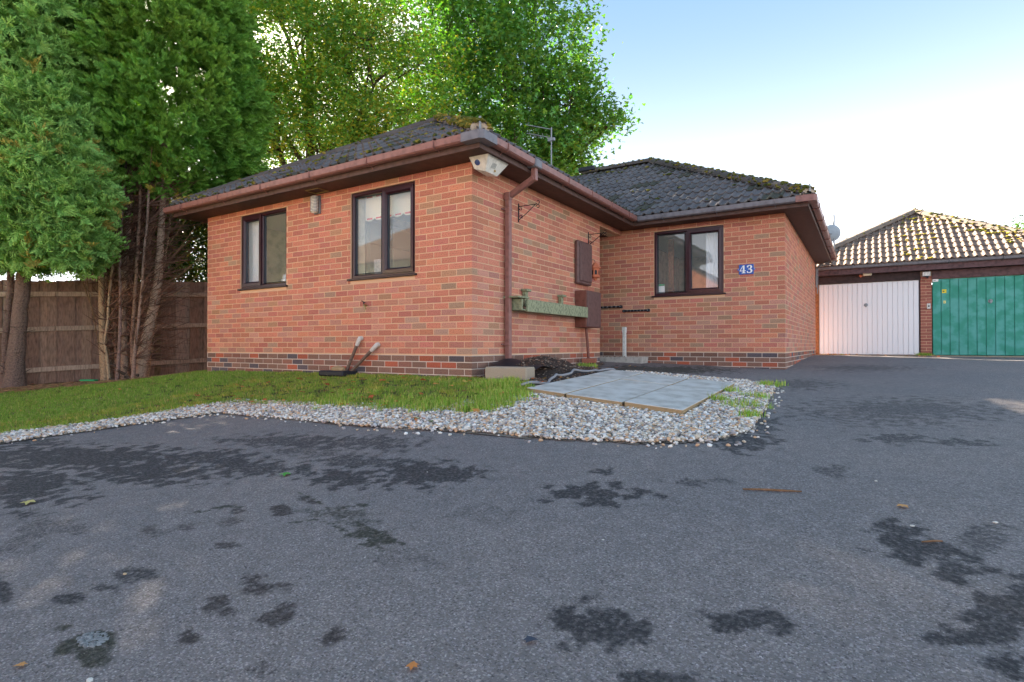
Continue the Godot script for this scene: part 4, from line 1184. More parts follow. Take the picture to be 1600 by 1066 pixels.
func build_house_roof(house: Node3D, bx: float, bz: float):
	var roof := Node3D.new()
	roof.name = "roof"
	house.add_child(roof)
	var k := PITCH
	var out := EAVE_OUT
	# decks under the tiles
	var dk := MB.new()
	dk.col = L(60, 56, 58)
	var x0 := -5.298 - out
	var x1 := out
	var z1 := out
	var hw := (x1 - x0) * 0.5
	var y0 := EAVE_Y - 0.02
	var pk := Vector3(x0 + hw, y0 + hw * k, z1 - hw)
	var back := Vector3(pk.x, pk.y, -7.0)
	var a := Vector3(x0, y0, z1)
	var b := Vector3(x1, y0, z1)
	var c := Vector3(x1, y0, -7.0)
	var d := Vector3(x0, y0, -7.0)
	dk.tri(a, b, pk)
	dk.quad(b, c, back, pk)
	dk.quad(d, a, pk, back)
	var mx1 := bx + out
	var mx0 := -5.298 - out
	var mz1 := bz + out
	var mz0 := -11.2
	var hd := (mz1 - mz0) * 0.5
	var ry := y0 + hd * k
	var e := Vector3(mx0, y0, mz1)
	var f := Vector3(mx1, y0, mz1)
	var g := Vector3(mx1, y0, mz0)
	var h := Vector3(mx0, y0, mz0)
	var r1 := Vector3(mx1 - hd, ry, mz1 - hd)
	var r0 := Vector3(mx0 + hd, ry, mz1 - hd)
	dk.quad(e, f, r1, r0)
	dk.tri(f, g, r1)
	dk.quad(g, h, r0, r1)
	dk.tri(h, e, r0)
	part("roof_deck", dk, M.tile, roof)
	var cols := []
	for i in 6:
		cols.append(shade(L(112, 106, 107), rng.randf_range(0.75, 1.15)))
	cols.append(L(84, 80, 70))
	var ca := cos(atan(k))
	var upf := Vector3(0, sin(atan(k)), -ca)
	var nf := Vector3(0, ca, sin(atan(k)))
	tile_slope(house, roof, Vector3(x0, EAVE_Y, z1), Vector3.RIGHT, upf, nf, x1 - x0, hw / ca, ca, ca, cols, func(_p): return true)
	# the valley between the two roofs cuts the main slope on its left
	tile_slope(house, roof, Vector3(mx0, EAVE_Y, mz1), Vector3.RIGHT, upf, nf, mx1 - mx0, hd / ca, 0.0, ca, cols, func(p): return p.x > -0.2 - maxf(0.0, (mz1 - p.z)) * 0.95 and p.x > -3.2)
	# the slopes that turn away from the drive, their tiles in one mass
	var upr := Vector3(-ca, sin(atan(k)), 0)
	var nr := Vector3(sin(atan(k)), ca, 0)
	tile_slope(house, roof, Vector3(x1, EAVE_Y, z1), Vector3.FORWARD, upr, nr, z1 - mz1, hw / ca, ca, -ca, cols, func(_p): return true, true)
	tile_slope(house, roof, Vector3(mx1, EAVE_Y, mz1), Vector3.FORWARD, upr, nr, mz1 - mz0, hd / ca, ca, ca, cols, func(_p): return true, true)
	var cap := L(96, 88, 84)
	cap_tiles(roof, "hip_tile", b + Vector3(-0.05, 0.07, -0.05), pk + Vector3(0, 0.07, 0), 0.115, cap, 1.0)
	cap_tiles(roof, "hip_tile", a + Vector3(0.05, 0.05, -0.05), pk + Vector3(0, 0.05, 0), 0.115, cap, 0.35)
	cap_tiles(roof, "ridge_tile", pk + Vector3(0, 0.06, 0), back + Vector3(0, 0.06, 0), 0.12, cap)
	cap_tiles(roof, "hip_tile", f + Vector3(-0.05, 0.07, -0.05), r1 + Vector3(0, 0.06, 0), 0.115, cap, 0.7)
	cap_tiles(roof, "ridge_tile", r1 + Vector3(0, 0.06, 0), r0 + Vector3(0, 0.06, 0), 0.12, cap, 0.4)
	# mortar plugs and hip irons at the feet of the hips
	for q in [[b, Vector3(1, 0, 1)], [f, Vector3(1, 0, 1)], [a, Vector3(-1, 0, 1)]]:
		var dv: Vector3 = (q[1] as Vector3).normalized()
		var p: Vector3 = q[0] - dv * 0.066 + Vector3(0, 0.052, 0)
		var mp := MB.new()
		mp.tube([p - dv * 0.05, p + dv * 0.012], 0.102, 14)
		part("mortar_plug", mp, M.plug, roof)
		var hi := MB.new()
		hi.cham(Transform3D(frame_of(dv), p + dv * 0.03 + Vector3(0, 0.03, 0)), Vector3(0.026, 0.21, 0.008), 0.002)
		part("hip_iron", hi, M.galvanised, roof)
	var greens := [L(112, 110, 40), L(84, 92, 34), L(70, 80, 34), L(140, 128, 58)]
	scatter_moss(roof, Vector3(x0, EAVE_Y, z1), Vector3.RIGHT, upf, nf, x1 - x0, hw / ca, 280, greens, func(x, s, p): return x > s * ca + 0.1 and x < (x1 - x0) - s * ca - 0.1 and noise.get_noise_2d(p.x * 1.1, s * 2.0) > -0.12)
	scatter_moss(roof, Vector3(mx0, EAVE_Y, mz1), Vector3.RIGHT, upf, nf, mx1 - mx0, hd / ca, 300, greens, func(x, s, p): return p.x > 0.0 - (mz1 - p.z) * 0.9 and x < (mx1 - mx0) - s * ca - 0.1 and (noise.get_noise_2d(p.x * 1.3, s * 2.0) > 0.22 or (s > 3.0 and rng.randf() < 0.7) or (p.x < 0.6 and s < 0.35)))
	# eaves: soffits, fascias, gutters
	var sf := MB.new()
	var sy := TOP + 0.002
	var fo := 0.335
	sf.bx(Vector3(-5.298 - fo, sy, -0.1), Vector3(fo, sy + 0.012, fo))
	sf.bx(Vector3(-0.1, sy, bz + fo), Vector3(fo, sy + 0.012, -0.102))
	sf.bx(Vector3(-0.1, sy, bz - 0.1), Vector3(bx + fo, sy + 0.012, bz + fo - 0.002))
	sf.bx(Vector3(bx - 0.1, sy, -11.15), Vector3(bx + fo, sy + 0.012, bz - 0.102))
	sf.bx(Vector3(-5.298 - fo, sy, -0.102), Vector3(-5.2, sy + 0.012, -11.1))
	part("soffit", sf, M.soffit, house)
	var fh := 0.135
	var fb := MB.new()
	var y1 := sy - 0.014
	fb.bx(Vector3(-5.298 - fo - 0.018, y1, fo + 0.001), Vector3(fo + 0.018, y1 + fh, fo + 0.018))
	fb.bx(Vector3(fo + 0.001, y1, bz + fo + 0.019), Vector3(fo + 0.018, y1 + fh, fo))
	fb.bx(Vector3(fo + 0.019, y1, bz + fo + 0.001), Vector3(bx + fo + 0.018, y1 + fh, bz + fo + 0.018))
	fb.bx(Vector3(bx + fo + 0.001, y1, -11.15), Vector3(bx + fo + 0.018, y1 + fh, bz + fo))
	fb.bx(Vector3(-5.298 - fo - 0.018, y1, fo), Vector3(-5.298 - fo - 0.001, y1 + fh, -11.1))
	part("fascia", fb, M.fascia, house)
	var gy := 2.515
	var go := fo + 0.02
	gutter(house, Vector3(-5.298 - go - 0.1, gy, go), Vector3(go - 0.02, gy, go), Vector3.BACK, M.gutter, 0.9)
	gutter(house, Vector3(go, gy, go - 0.02), Vector3(go, gy, bz + go + 0.11), Vector3.RIGHT, M.gutter, 0.7)
	gutter(house, Vector3(go + 0.11, gy - 0.005, bz + go), Vector3(bx + go - 0.02, gy, bz + go), Vector3.BACK, M.grey_gutter, 0.8)
	gutter(house, Vector3(bx + go, gy, bz + go - 0.02), Vector3(bx + go, gy, -11.1), Vector3.RIGHT, M.gutter, 0.9)
	# corner pieces of the gutters
	for q in [[Vector3(0, gy, 0), M.grey_gutter], [Vector3(bx, gy, bz), M.gutter]]:
		var cb := MB.new()
		var s: Vector3 = q[0]
		var pl := [Vector2(go - 0.16, go - 0.002), Vector2(go - 0.16, go + 0.115), Vector2(go + 0.075, go + 0.115), Vector2(go + 0.115, go + 0.075), Vector2(go + 0.115, go - 0.16), Vector2(go - 0.002, go - 0.16), Vector2(go - 0.002, go - 0.002)]
		var prof := []
		for w in pl:
			prof.append(Vector2(w.x, -w.y))
		prof.reverse()
		var up := Basis(Vector3.RIGHT, Vector3.FORWARD, Vector3.UP)
		prof.reverse()
		if (prof[1] - prof[0]).cross(prof[2] - prof[1]) < 0:
			prof.reverse()
		cb.prism(prof, Transform3D(up, s - Vector3(0, 0.006, 0)), Transform3D(up, s + Vector3(0, 0.086, 0)))
		part("gutter_corner", cb, q[1], house)

func build_downpipe(house: Node3D):
	var z := -0.672
	var dp := MB.new()
	var sq := func(a: Vector3, b: Vector3, w: float):
		var d := (b - a).normalized()
		var x := Vector3(0, 0, 1)
		var y := d.cross(x)
		dp.cham(Transform3D(Basis(x, y, x.cross(y)), (a + b) * 0.5), Vector3(w, w, (b - a).length()), 0.007)
	sq.call(Vector3(0.055, 0.14, z), Vector3(0.055, 2.24, z), 0.065)
	sq.call(Vector3(0.045, 2.215, z), Vector3(0.415, 2.395, z - 0.02), 0.0648)
	sq.call(Vector3(0.408, 2.36, z - 0.02), Vector3(0.408, 2.53, z - 0.02), 0.0652)
	var o := part("downpipe", dp, M.gutter, house)
	for y in [0.42, 2.06, 2.22]:
		var cb := MB.new()
		cb.cham(Transform3D(Basis.IDENTITY, Vector3(0.053, y, z)), Vector3(0.078, 0.035 if y != 2.22 else 0.09, 0.076), 0.006)
		if y == 0.42 or y == 2.06:
			cb.cham(Transform3D(Basis.IDENTITY, Vector3(0.012, y, z + 0.03)), Vector3(0.02, 0.02, 0.11), 0.004)
		part("pipe_clip", cb, M.gutter, o)
	var ub := MB.new()
	ub.cham(Transform3D(Basis.IDENTITY, Vector3(0.412, 2.555, z - 0.02)), Vector3(0.128, 0.1, 0.16), 0.01)
	part("gutter_outlet", ub, M.grey_gutter, o)

# ---------------------------------------------------------------- garages
func build_garages():
	var zf := -11.7
	var ga := thing("garage_block", "pair of brick garages under one sunlit tan tiled roof", "garage")
	var body := MB.new()
	body.bx(Vector3(2.2, -0.2, zf - 0.1), Vector3(2.42, 2.3, zf - 5.2))
	body.bx(Vector3(7.4, -0.2, zf - 0.1), Vector3(7.62, 2.3, zf - 5.2))
	body.bx(Vector3(2.42, -0.2, zf - 5.0), Vector3(7.4, 2.3, zf - 5.2))
	body.bx(Vector3(4.88, -0.2, zf - 0.1), Vector3(5.06, 2.3, zf - 5.0))
	part("wall", body, M.far_brick, ga)
	# brick piers, brick by brick
	for pier in [[4.865, 5.085], [7.28, 7.62], [2.2, 2.60]]:
		var x0: float = pier[0]
		var x1: float = pier[1]
		var core := MB.new()
		core.bx(Vector3(x0 + 0.004, -0.2, zf - 0.1), Vector3(x1 - 0.004, 2.2, zf - 0.006))
		var p := part("pier", core, M.mortar, ga)
		for i in 27:
			var y := 0.09 + i * 0.075
			var cuts := [[x0, x1]] if i % 2 == 0 else [[x0, (x0 + x1) * 0.5 - 0.005], [(x0 + x1) * 0.5 + 0.005, x1]]
			for c in cuts:
				var sh := brick_shape(Vector3(c[1] - c[0], 0.065, 0.098))
				var col := shade(L(172, 108, 94), rng.randf_range(0.8, 1.12))
				for q in sh.c.size():
					sh.c[q] = col
				shared("brick", sh.mesh(M.brick), p, spot(Vector3((c[0] + c[1]) * 0.5, y, zf), Vector3.BACK))
	# doors
	garage_door(ga, 2.705, 4.835, zf, 20, M.garage_white, "white painted vertically ribbed up-and-over garage door", 3.747)
	garage_door(ga, 5.10, 7.25, zf, 13, M.garage_green, "green painted vertically ribbed up-and-over garage door", 6.172)
	var fr := MB.new()
	fr.bx(Vector3(2.605, 0.1, zf - 0.07), Vector3(2.70, 2.0, zf + 0.0))
	part("door_frame", fr, M.orange_timber, ga)
	var f2 := MB.new()
	f2.bx(Vector3(4.84, 0.1, zf - 0.08), Vector3(4.862, 2.0, zf - 0.012))
	part("door_frame", f2, M.dark_board, ga)
	# boards over the doors
	var lb := MB.new()
	lb.bx(Vector3(2.5, 2.005, zf - 0.08), Vector3(4.862, 2.20, zf + 0.012))
	part("head_board", lb, M.dark_board, ga)
	var rb := MB.new()
	rb.bx(Vector3(5.088, 2.005, zf - 0.08), Vector3(7.27, 2.20, zf + 0.012))
	part("head_board", rb, M.purple_board, ga)
	var sf := MB.new()
	sf.bx(Vector3(2.05, 2.205, zf - 0.08), Vector3(7.75, 2.225, zf + 0.26))
	part("soffit", sf, M.dark_board, ga)
	var f3 := MB.new()
	f3.bx(Vector3(2.05, 2.20, zf + 0.262), Vector3(7.75, 2.36, zf + 0.282))
	part("fascia", f3, M.purple_board, ga)
	gutter(ga, Vector3(2.0, 2.335, zf + 0.284), Vector3(7.8, 2.335, zf + 0.284), Vector3.BACK, M.grey_gutter, 0.95)
	var sill := MB.new()
	sill.bx(Vector3(2.5, -0.1, zf - 0.2), Vector3(7.5, 0.165, zf + 0.035))
	part("door_step", sill, M.concrete, ga)
	# roof
	var roof := Node3D.new()
	roof.name = "roof"
	ga.add_child(roof)
	var x0 := 2.0
	var x1 := 7.8
	var ze := zf + 0.4
	var hw := (x1 - x0) * 0.5
	var y0 := 2.42
	var k := PITCH
	var pk := Vector3(x0 + hw, y0 + hw * k, ze - hw)
	var dk := MB.new()
	dk.col = L(150, 132, 112)
	var a := Vector3(x0, y0 - 0.02, ze)
	var b := Vector3(x1, y0 - 0.02, ze)
	var zb := zf - 5.5
	dk.tri(a, b, pk)
	dk.tri(b, Vector3(x1, y0 - 0.02, zb), pk)
	dk.tri(Vector3(x1, y0 - 0.02, zb), Vector3(x0, y0 - 0.02, zb), pk)
	dk.tri(Vector3(x0, y0 - 0.02, zb), a, pk)
	part("roof_deck", dk, M.tile, roof)
	var cols := []
	for i in 6:
		cols.append(shade(L(142, 122, 110), rng.randf_range(0.8, 1.1)))
	var ca := cos(atan(k))
	var upf := Vector3(0, sin(atan(k)), -ca)
	var nf := Vector3(0, ca, sin(atan(k)))
	tile_slope(ga, roof, Vector3(x0, y0, ze), Vector3.RIGHT, upf, nf, x1 - x0, hw / ca, ca, ca, cols, func(_p): return true)
	var cap := L(132, 118, 108)
	cap_tiles(roof, "hip_tile", a + Vector3(0.05, 0.07, -0.05), pk + Vector3(0, 0.05, 0), 0.12, cap, 0.1)
	cap_tiles(roof, "hip_tile", b + Vector3(-0.05, 0.07, -0.05), pk + Vector3(0, 0.05, 0), 0.12, cap, 1.0)
	var yel := [L(176, 158, 40), L(140, 130, 44), L(96, 104, 40), L(190, 172, 60)]
	scatter_moss(roof, Vector3(x0, y0, ze), Vector3.RIGHT, upf, nf, x1 - x0, hw / ca, 900, yel, func(x, s, p): return x > s * ca + 0.1 and x < (x1 - x0) - s * ca - 0.1 and (absf(p.x - 4.75 - s * 0.05) < 0.42 and rng.randf() < 0.55 or s > (x1 - x0 - x) / ca - 0.5 or noise.get_noise_2d(p.x * 2.0, s * 3.0) > 0.5))
	# gate between house and garage
	var gt := thing("side_gate", "narrow dark brown gate between the bungalow and the white garage door", "gate", Vector3(2.52, 0.15, -11.3))
	for i in 1:
		var mb := MB.new()
		mb.cham(Transform3D(Basis.IDENTITY, Vector3(0, 0.95, 0)), Vector3(0.17, 1.9, 0.05), 0.008)
		part("board", mb, M.dark_board, gt)
	var lt := MB.new()
	lt.cham(Transform3D(Basis.IDENTITY, Vector3(0.04, 0.75, 0.035)), Vector3(0.035, 0.11, 0.03), 0.005)
	part("latch", lt, M.galvanised, gt)

func garage_door(ga: Node3D, x0: float, x1: float, zf: float, strips: int, material: Material, label: String, hx: float):
	var o := Node3D.new()
	o.name = "garage_door"
	ga.add_child(o, true)
	o.set_meta("label", label)
	var bk := MB.new()
	bk.bx(Vector3(x0, 0.175, zf - 0.06), Vector3(x1, 1.995, zf - 0.036))
	part("door_leaf", bk, material, o)
	var w := (x1 - x0) / strips
	var sb := MB.new()
	sb.cham(Transform3D.IDENTITY, Vector3(w - 0.011, 1.80, 0.022), 0.006)
	var m := sb.mesh(material)
	for i in strips:
		shared("panel", m, o, Transform3D(Basis.IDENTITY, Vector3(x0 + (i + 0.5) * w, 1.083, zf - 0.028)))
	var hb := MB.new()
	hb.lathe(Transform3D(Basis(Vector3.RIGHT, PI / 2), Vector3(hx, 1.43, zf - 0.018)), [Vector2(0.0, 0.0), Vector2(0.045, 0.0), Vector2(0.042, 0.008), Vector2(0.018, 0.012), Vector2(0.016, 0.04), Vector2(0, 0.045)], 14)
	hb.cham(Transform3D(Basis.IDENTITY, Vector3(hx, 1.42, zf + 0.026)), Vector3(0.026, 0.10, 0.018), 0.005)
	part("handle", hb, M.galvanised, o)

# ---------------------------------------------------------------- the house across the drive, seen only in the window glass
func build_neighbour():
	var nb := thing("neighbouring_house", "sunlit orange brick house across the drive, mirrored in the window", "house", Vector3(-4.5, -1.0, 13.2))
	var w := MB.new()
	w.bx(Vector3(-3.9, 0, 0), Vector3(3.9, 3.3, 9))
	w.poly([Vector3(3.9, 3.3, 0), Vector3(-3.9, 3.3, 0), Vector3(0, 5.8, 0)])
	w.poly([Vector3(-3.9, 3.3, 9), Vector3(3.9, 3.3, 9), Vector3(0, 5.8, 9)])
	part("wall", w, M.far_brick, nb)
	var r := MB.new()
	for e in [-1.0, 1.0]:
		var prof := [Vector3(0, 5.78, 0), Vector3(4.25 * e, 3.06, 0), Vector3(4.25 * e, 3.18, 0), Vector3(0, 5.92, 0)]
		for k in 4:
			var p0: Vector3 = prof[k]
			var p1: Vector3 = prof[(k + 1) % 4]
			var q0 := p0 + Vector3(0, 0, -0.12)
			var q1 := p1 + Vector3(0, 0, -0.12)
			if e > 0:
				r.quad(q1, q0, p0 + Vector3(0, 0, 9.1), p1 + Vector3(0, 0, 9.1))
			else:
				r.quad(q0, q1, p1 + Vector3(0, 0, 9.1), p0 + Vector3(0, 0, 9.1))
		r.quad(prof[0] - Vector3(0, 0, 0.12), prof[3] - Vector3(0, 0, 0.12), prof[2] - Vector3(0, 0, 0.12), prof[1] - Vector3(0, 0, 0.12))
	part("roof", r, M.far_roof, nb)
	# a taller pale house beyond it, mirrored in the front windows
	var tall := thing("neighbouring_house", "tall pale rendered house across the drive, mirrored in the front windows", "house", Vector3(-14.5, -1.0, 13.0))
	var tw := MB.new()
	tw.bx(Vector3(-5.2, 0, 0), Vector3(5.2, 5.2, 8))
	part("wall", tw, M.plaster, tall)
	var tr := MB.new()
	var apex := [Vector3(-2.2, 7.6, 4), Vector3(2.2, 7.6, 4)]
	var ev := [Vector3(-5.6, 5.1, -0.4), Vector3(5.6, 5.1, -0.4), Vector3(5.6, 5.1, 8.4), Vector3(-5.6, 5.1, 8.4)]
	tr.quad(ev[1], ev[0], apex[0], apex[1])
	tr.quad(ev[3], ev[2], apex[1], apex[0])
	tr.tri(ev[2], ev[1], apex[1])
	tr.tri(ev[0], ev[3], apex[0])
	tr.quad(ev[0], ev[1], ev[2], ev[3])
	part("roof", tr, M.far_roof, tall)
	for wx in [-3.4, -0.2, 3.2]:
		for wy in [0.9, 3.4]:
			var wr := MB.new()
			wr.ring(Transform3D(Basis(Vector3.UP, PI), Vector3(wx, wy, -0.001)), -0.7, 0.0, 0.7, 1.2, [Vector2(0, -0.05), Vector2(0, 0.03), Vector2(0.07, 0.03), Vector2(0.07, -0.05)])
			var wo := part("window", wr, M.white_paint, tall)
			var wq := MB.new()
			wq.bx(Vector3(wx - 0.64, wy + 0.06, -0.006), Vector3(wx + 0.64, wy + 1.14, -0.004))
			part("pane", wq, M.dark_print, wo)
	for x in [-2.0, 2.0]:
		var g := MB.new()
		g.ring(Transform3D(Basis(Vector3.UP, PI), Vector3(x, 1.1, -0.001)), -0.7, 0.0, 0.7, 1.2, [Vector2(0, -0.05), Vector2(0, 0.03), Vector2(0.07, 0.03), Vector2(0.07, -0.05)])
		var wn := part("window", g, M.white_paint, nb)
		var pn := MB.new()
		pn.bx(Vector3(x - 0.64, 1.16, -0.006), Vector3(x + 0.64, 2.24, -0.004))
		part("pane", pn, M.dark_print, wn)

# ---------------------------------------------------------------- fence
func build_fence():
	var a := Vector2(-10.6, 6.0)
	var b := Vector2(-6.2, -5.4)
	var fe := thing("board_fence", "weathered brown board fence with three rails behind the conifers", "fence")
	var d := (b - a).normalized()
	var total := (b - a).length()
	var n3 := Vector3(d.y, 0, -d.x)
	if n3.x < 0:
		n3 = -n3
	var along := Vector3(d.x, 0, d.y)
	var bs := Basis(along, Vector3.UP, along.cross(Vector3.UP))
	var sgn := signf(bs.z.dot(n3))
	var base := func(s: float) -> float: return ground_y(a.x + d.x * s, a.y + d.y * s)
	var s := 0.0
	var count := 0
	while s < total:
		var w := rng.randf_range(0.118, 0.132)
		var g: float = base.call(s)
		var top: float = 1.86 + rng.randf_range(-0.012, 0.012) + 0.04 * floor(s / 1.83) * 0.3
		var mb := MB.new()
		var r := rng.randf()
		var c := L(158, 132, 116) if r < 0.45 else L(144, 118, 104) if r < 0.75 else L(172, 152, 138)
		if rng.randf() < 0.12:
			c = c.lerp(L(116, 116, 72), 0.5)
		mb.col = shade(c, rng.randf_range(0.72, 1.15))
		count += 1
		var lap := 0.019 if count % 2 == 0 else 0.0
		mb.cham(Transform3D(Basis.IDENTITY, Vector3.ZERO), Vector3(w + 0.022, top - 0.03, 0.017), 0.003)
		var p := Vector3(a.x + d.x * (s + w * 0.5), g + 0.03 + (top - 0.03) * 0.5, a.y + d.y * (s + w * 0.5)) + n3 * lap
		part("board", mb, M.fence_wood, fe, Transform3D(bs.rotated(along.cross(Vector3.UP), rng.randf_range(-0.004, 0.004)), p))
		s += w
	var bays := int(ceil(total / 1.83))
	for i in bays:
		var s0 := i * 1.83
		var s1 := minf(s0 + 1.83, total)
		for h in [0.30, 1.02, 1.64]:
			var p0 := Vector3(a.x + d.x * s0, base.call(s0) + h, a.y + d.y * s0) + n3 * 0.05
			var p1 := Vector3(a.x + d.x * s1, base.call(s1) + h, a.y + d.y * s1) + n3 * 0.05
			var dir := (p1 - p0).normalized()
			var up := n3.cross(dir)
			if up.y < 0:
				up = -up
			var mb := MB.new()
			mb.col = shade(L(186, 166, 148), rng.randf_range(0.8, 1.1))
			mb.cham(Transform3D(Basis(dir, up, dir.cross(up)), (p0 + p1) * 0.5), Vector3((p1 - p0).length() - 0.004, 0.085, 0.038), 0.006)
			part("rail", mb, M.fence_wood, fe)
		var pb := MB.new()
		pb.col = shade(L(106, 88, 78), rng.randf_range(0.85, 1.1))
		pb.cham(Transform3D(bs, Vector3(a.x + d.x * s0, base.call(s0) + 0.83, a.y + d.y * s0) - n3 * 0.065), Vector3(0.1, 1.9, 0.1), 0.008)
		part("post", pb, M.fence_wood, fe)

# ---------------------------------------------------------------- things on the walls
func build_wall_things():
	var bz := -4.56
	# house number
	var sg := thing("number_sign", "blue enamel house number sign reading 43 in white", "sign", Vector3(2.115, 1.628, bz + 0.004))
	var pl := MB.new()
	pl.cham(Transform3D(Basis.IDENTITY, Vector3(0, 0, 0.008)), Vector3(0.222, 0.158, 0.014), 0.004)
	for e in [-1, 1]:
		pl.lathe(Transform3D(Basis(Vector3.RIGHT, PI / 2), Vector3(e * 0.116, 0, 0.004)), [Vector2(0.0, 0.0), Vector2(0.017, 0.0), Vector2(0.017, 0.009), Vector2(0.0, 0.011)], 12)
	part("plate", pl, M.sign_blue, sg)
	var font := SystemFont.new()
	font.font_names = PackedStringArray(["Droid Serif"])
	font.font_weight = 700
	for q in [["4", -0.052], ["3", 0.052]]:
		var tx := TextMesh.new()
		tx.text = q[0]
		tx.font = font
		tx.font_size = 64
		tx.pixel_size = 0.0027
		tx.depth = 0.004
		tx.material = M.white_paint
		var o := MeshInstance3D.new()
		o.name = "digit"
		o.mesh = tx
		sg.add_child(o, true)
		o.position = Vector3(q[1], 0.0, 0.017)
		var sc := MB.new()
		sc.lathe(Transform3D(Basis(Vector3.RIGHT, PI / 2), Vector3(0.118 * signf(q[1]), 0, 0.014)), [Vector2(0, 0), Vector2(0.006, 0), Vector2(0.004, 0.004), Vector2(0, 0.005)], 8)
		part("screw", sc, M.white_paint, sg)
	# security light under the eaves at the corner: a wedge that narrows downward
	var sl := thing("security_light", "white wedge-shaped security light under the eaves at the house corner", "light", Vector3(0.0, 2.47, 0.0))
	var wb := MB.new()
	var tp := [Vector3(0.055, 0, 0.135), Vector3(0.305, 0, 0.125), Vector3(0.295, 0, -0.30), Vector3(0.04, 0, -0.30)]
	var bt := [Vector3(0.075, -0.112, 0.055), Vector3(0.205, -0.150, 0.035), Vector3(0.205, -0.150, -0.20), Vector3(0.05, -0.12, -0.22)]
	for k in 4:
		wb.quad(bt[k], bt[(k + 1) % 4], tp[(k + 1) % 4], tp[k])
	wb.quad(tp[0], tp[1], tp[2], tp[3])
	wb.quad(bt[3], bt[2], bt[1], bt[0])
	part("case", wb, M.off_white, sl)
	var fn: Vector3 = (bt[1] - bt[0]).cross(tp[1] - bt[0]).normalized()
	var fc: Vector3 = (bt[0] + bt[1] + tp[0] + tp[1]) * 0.25 + Vector3(-0.025, 0.01, 0)
	var lb := MB.new()
	var zz := Transform3D(frame_of(fn) * Basis(Vector3.RIGHT, PI / 2), fc)
	lb.lathe(zz, [Vector2(0.0, 0.0), Vector2(0.036, 0.0), Vector2(0.034, 0.006), Vector2(0.029, 0.007), Vector2(0.02, 0.012), Vector2(0.0, 0.015)], 20)
	part("sensor_lens", lb, M.lens, sl)
	var rn: Vector3 = (bt[2] - bt[1]).cross(tp[2] - bt[1]).normalized()
	var rc: Vector3 = (bt[1] + bt[2] + tp[1] + tp[2]) * 0.25
	var gb := MB.new()
	for i in 5:
		gb.cham(Transform3D(frame_of(rn), rc + frame_of(rn).x * (i * 0.018 - 0.06) + rn * 0.001), Vector3(0.004, 0.06, 0.004), 0.001)
	part("vent_slots", gb, M.grey_metal, sl)
	var ab := MB.new()
	ab.cham(Transform3D(frame_of(rn), rc + frame_of(rn).x * 0.03 - frame_of(rn).y * 0.045 + rn * 0.003), Vector3(0.03, 0.018, 0.006), 0.002)
	part("indicator", ab, M.amber, sl)
	# bulkhead light between the front windows, and the vent in the soffit over it
	var bl := thing("bulkhead_light", "ribbed glass bulkhead light on the front wall between the windows", "light", Vector3(-2.60, 2.325, 0.0))
	var bb := MB.new()
	bb.cham(Transform3D(Basis.IDENTITY, Vector3(0, 0, 0.012)), Vector3(0.125, 0.25, 0.022), 0.005)
	part("backplate", bb, M.grey_metal, bl)
	var gl := MB.new()
	gl.cham(Transform3D(Basis.IDENTITY, Vector3(0, 0, 0.06)), Vector3(0.11, 0.235, 0.07), 0.018)
	part("diffuser", gl, M.off_white, bl)
	for i in 11:
		var rb := MB.new()
		rb.tube([Vector3(-0.058, -0.1 + i * 0.02, 0.03), Vector3(-0.058, -0.1 + i * 0.02, 0.082), Vector3(-0.04, -0.1 + i * 0.02, 0.097), Vector3(0.04, -0.1 + i * 0.02, 0.097), Vector3(0.058, -0.1 + i * 0.02, 0.082), Vector3(0.058, -0.1 + i * 0.02, 0.03)], 0.004, 5)
		part("rib", rb, M.grey_metal, bl)
	var vt := thing("soffit_vent", "thin brass framed vent in the soffit above the bulkhead light", "vent", Vector3(-2.46, 2.468, 0.13))
	var vb := MB.new()
	vb.ring(Transform3D(Basis(Vector3.RIGHT, PI / 2), Vector3.ZERO), -0.13, -0.09, 0.13, 0.09, [Vector2(0, -0.004), Vector2(0, 0.005), Vector2(0.012, 0.005), Vector2(0.012, -0.004)])
	part("frame", vb, M.brass, vt)
	# garden tap
	var tp2 := thing("garden_tap", "small brass garden tap on the front wall under the kitchen window", "tap", Vector3(-1.66, 0.92, 0.0))
	var tb := MB.new()
	tb.tube([Vector3(0, 0, 0), Vector3(0, 0, 0.05), Vector3(0.02, -0.004, 0.075), Vector3(0.055, -0.03, 0.08), Vector3(0.06, -0.06, 0.08)], 0.011, 8)
	part("spout", tb, M.brass, tp2)
	var th := MB.new()
	th.tube([Vector3(0.0, 0.0, 0.045), Vector3(-0.01, 0.035, 0.045)], 0.007, 6)
	th.tube([Vector3(-0.045, 0.055, 0.045), Vector3(0.02, 0.028, 0.045)], 0.006, 6)
	part("handle", th, M.black_iron, tp2)
	# waste pipes over the gully
	for q in [[Vector3(-1.745, 0.487, 0.045), Vector3(-1.945, 0.08, 0.075)], [Vector3(-1.445, 0.405, 0.045), Vector3(-1.845, 0.075, 0.085)]]:
		var wp := thing("waste_pipe", "brown waste pipe with a long taped end sloping to the gully" if q[0].x < -1.6 else "brown waste pipe with a taped end, lower and more slanted of the two", "pipe", q[0], "waste pipes at the gully")
		var p0: Vector3 = Vector3.ZERO
		var p1: Vector3 = q[1] - q[0]
		var pb := MB.new()
		pb.tube([p0.lerp(p1, 0.12), p1], 0.021, 10)
		part("pipe", pb, M.waste_brown, wp)
		var wr := MB.new()
		wr.tube([Vector3(-0.004, 0.012, -0.042), Vector3(0, 0.01, -0.01), p0.lerp(p1, 0.05), p0.lerp(p1, 0.2)], [0.03, 0.03, 0.027, 0.024], 10)
		part("wrapping", wr, M.wrap_white, wp)
	var gu := thing("gully", "dark gully surround with a flat stone where the waste pipes end", "drain", Vector3(-2.03, 0.03, 0.14))
	var gm := MB.new()
	gm.cham(Transform3D(Basis.IDENTITY, Vector3(0, 0.02, 0)), Vector3(0.46, 0.07, 0.26), 0.015)
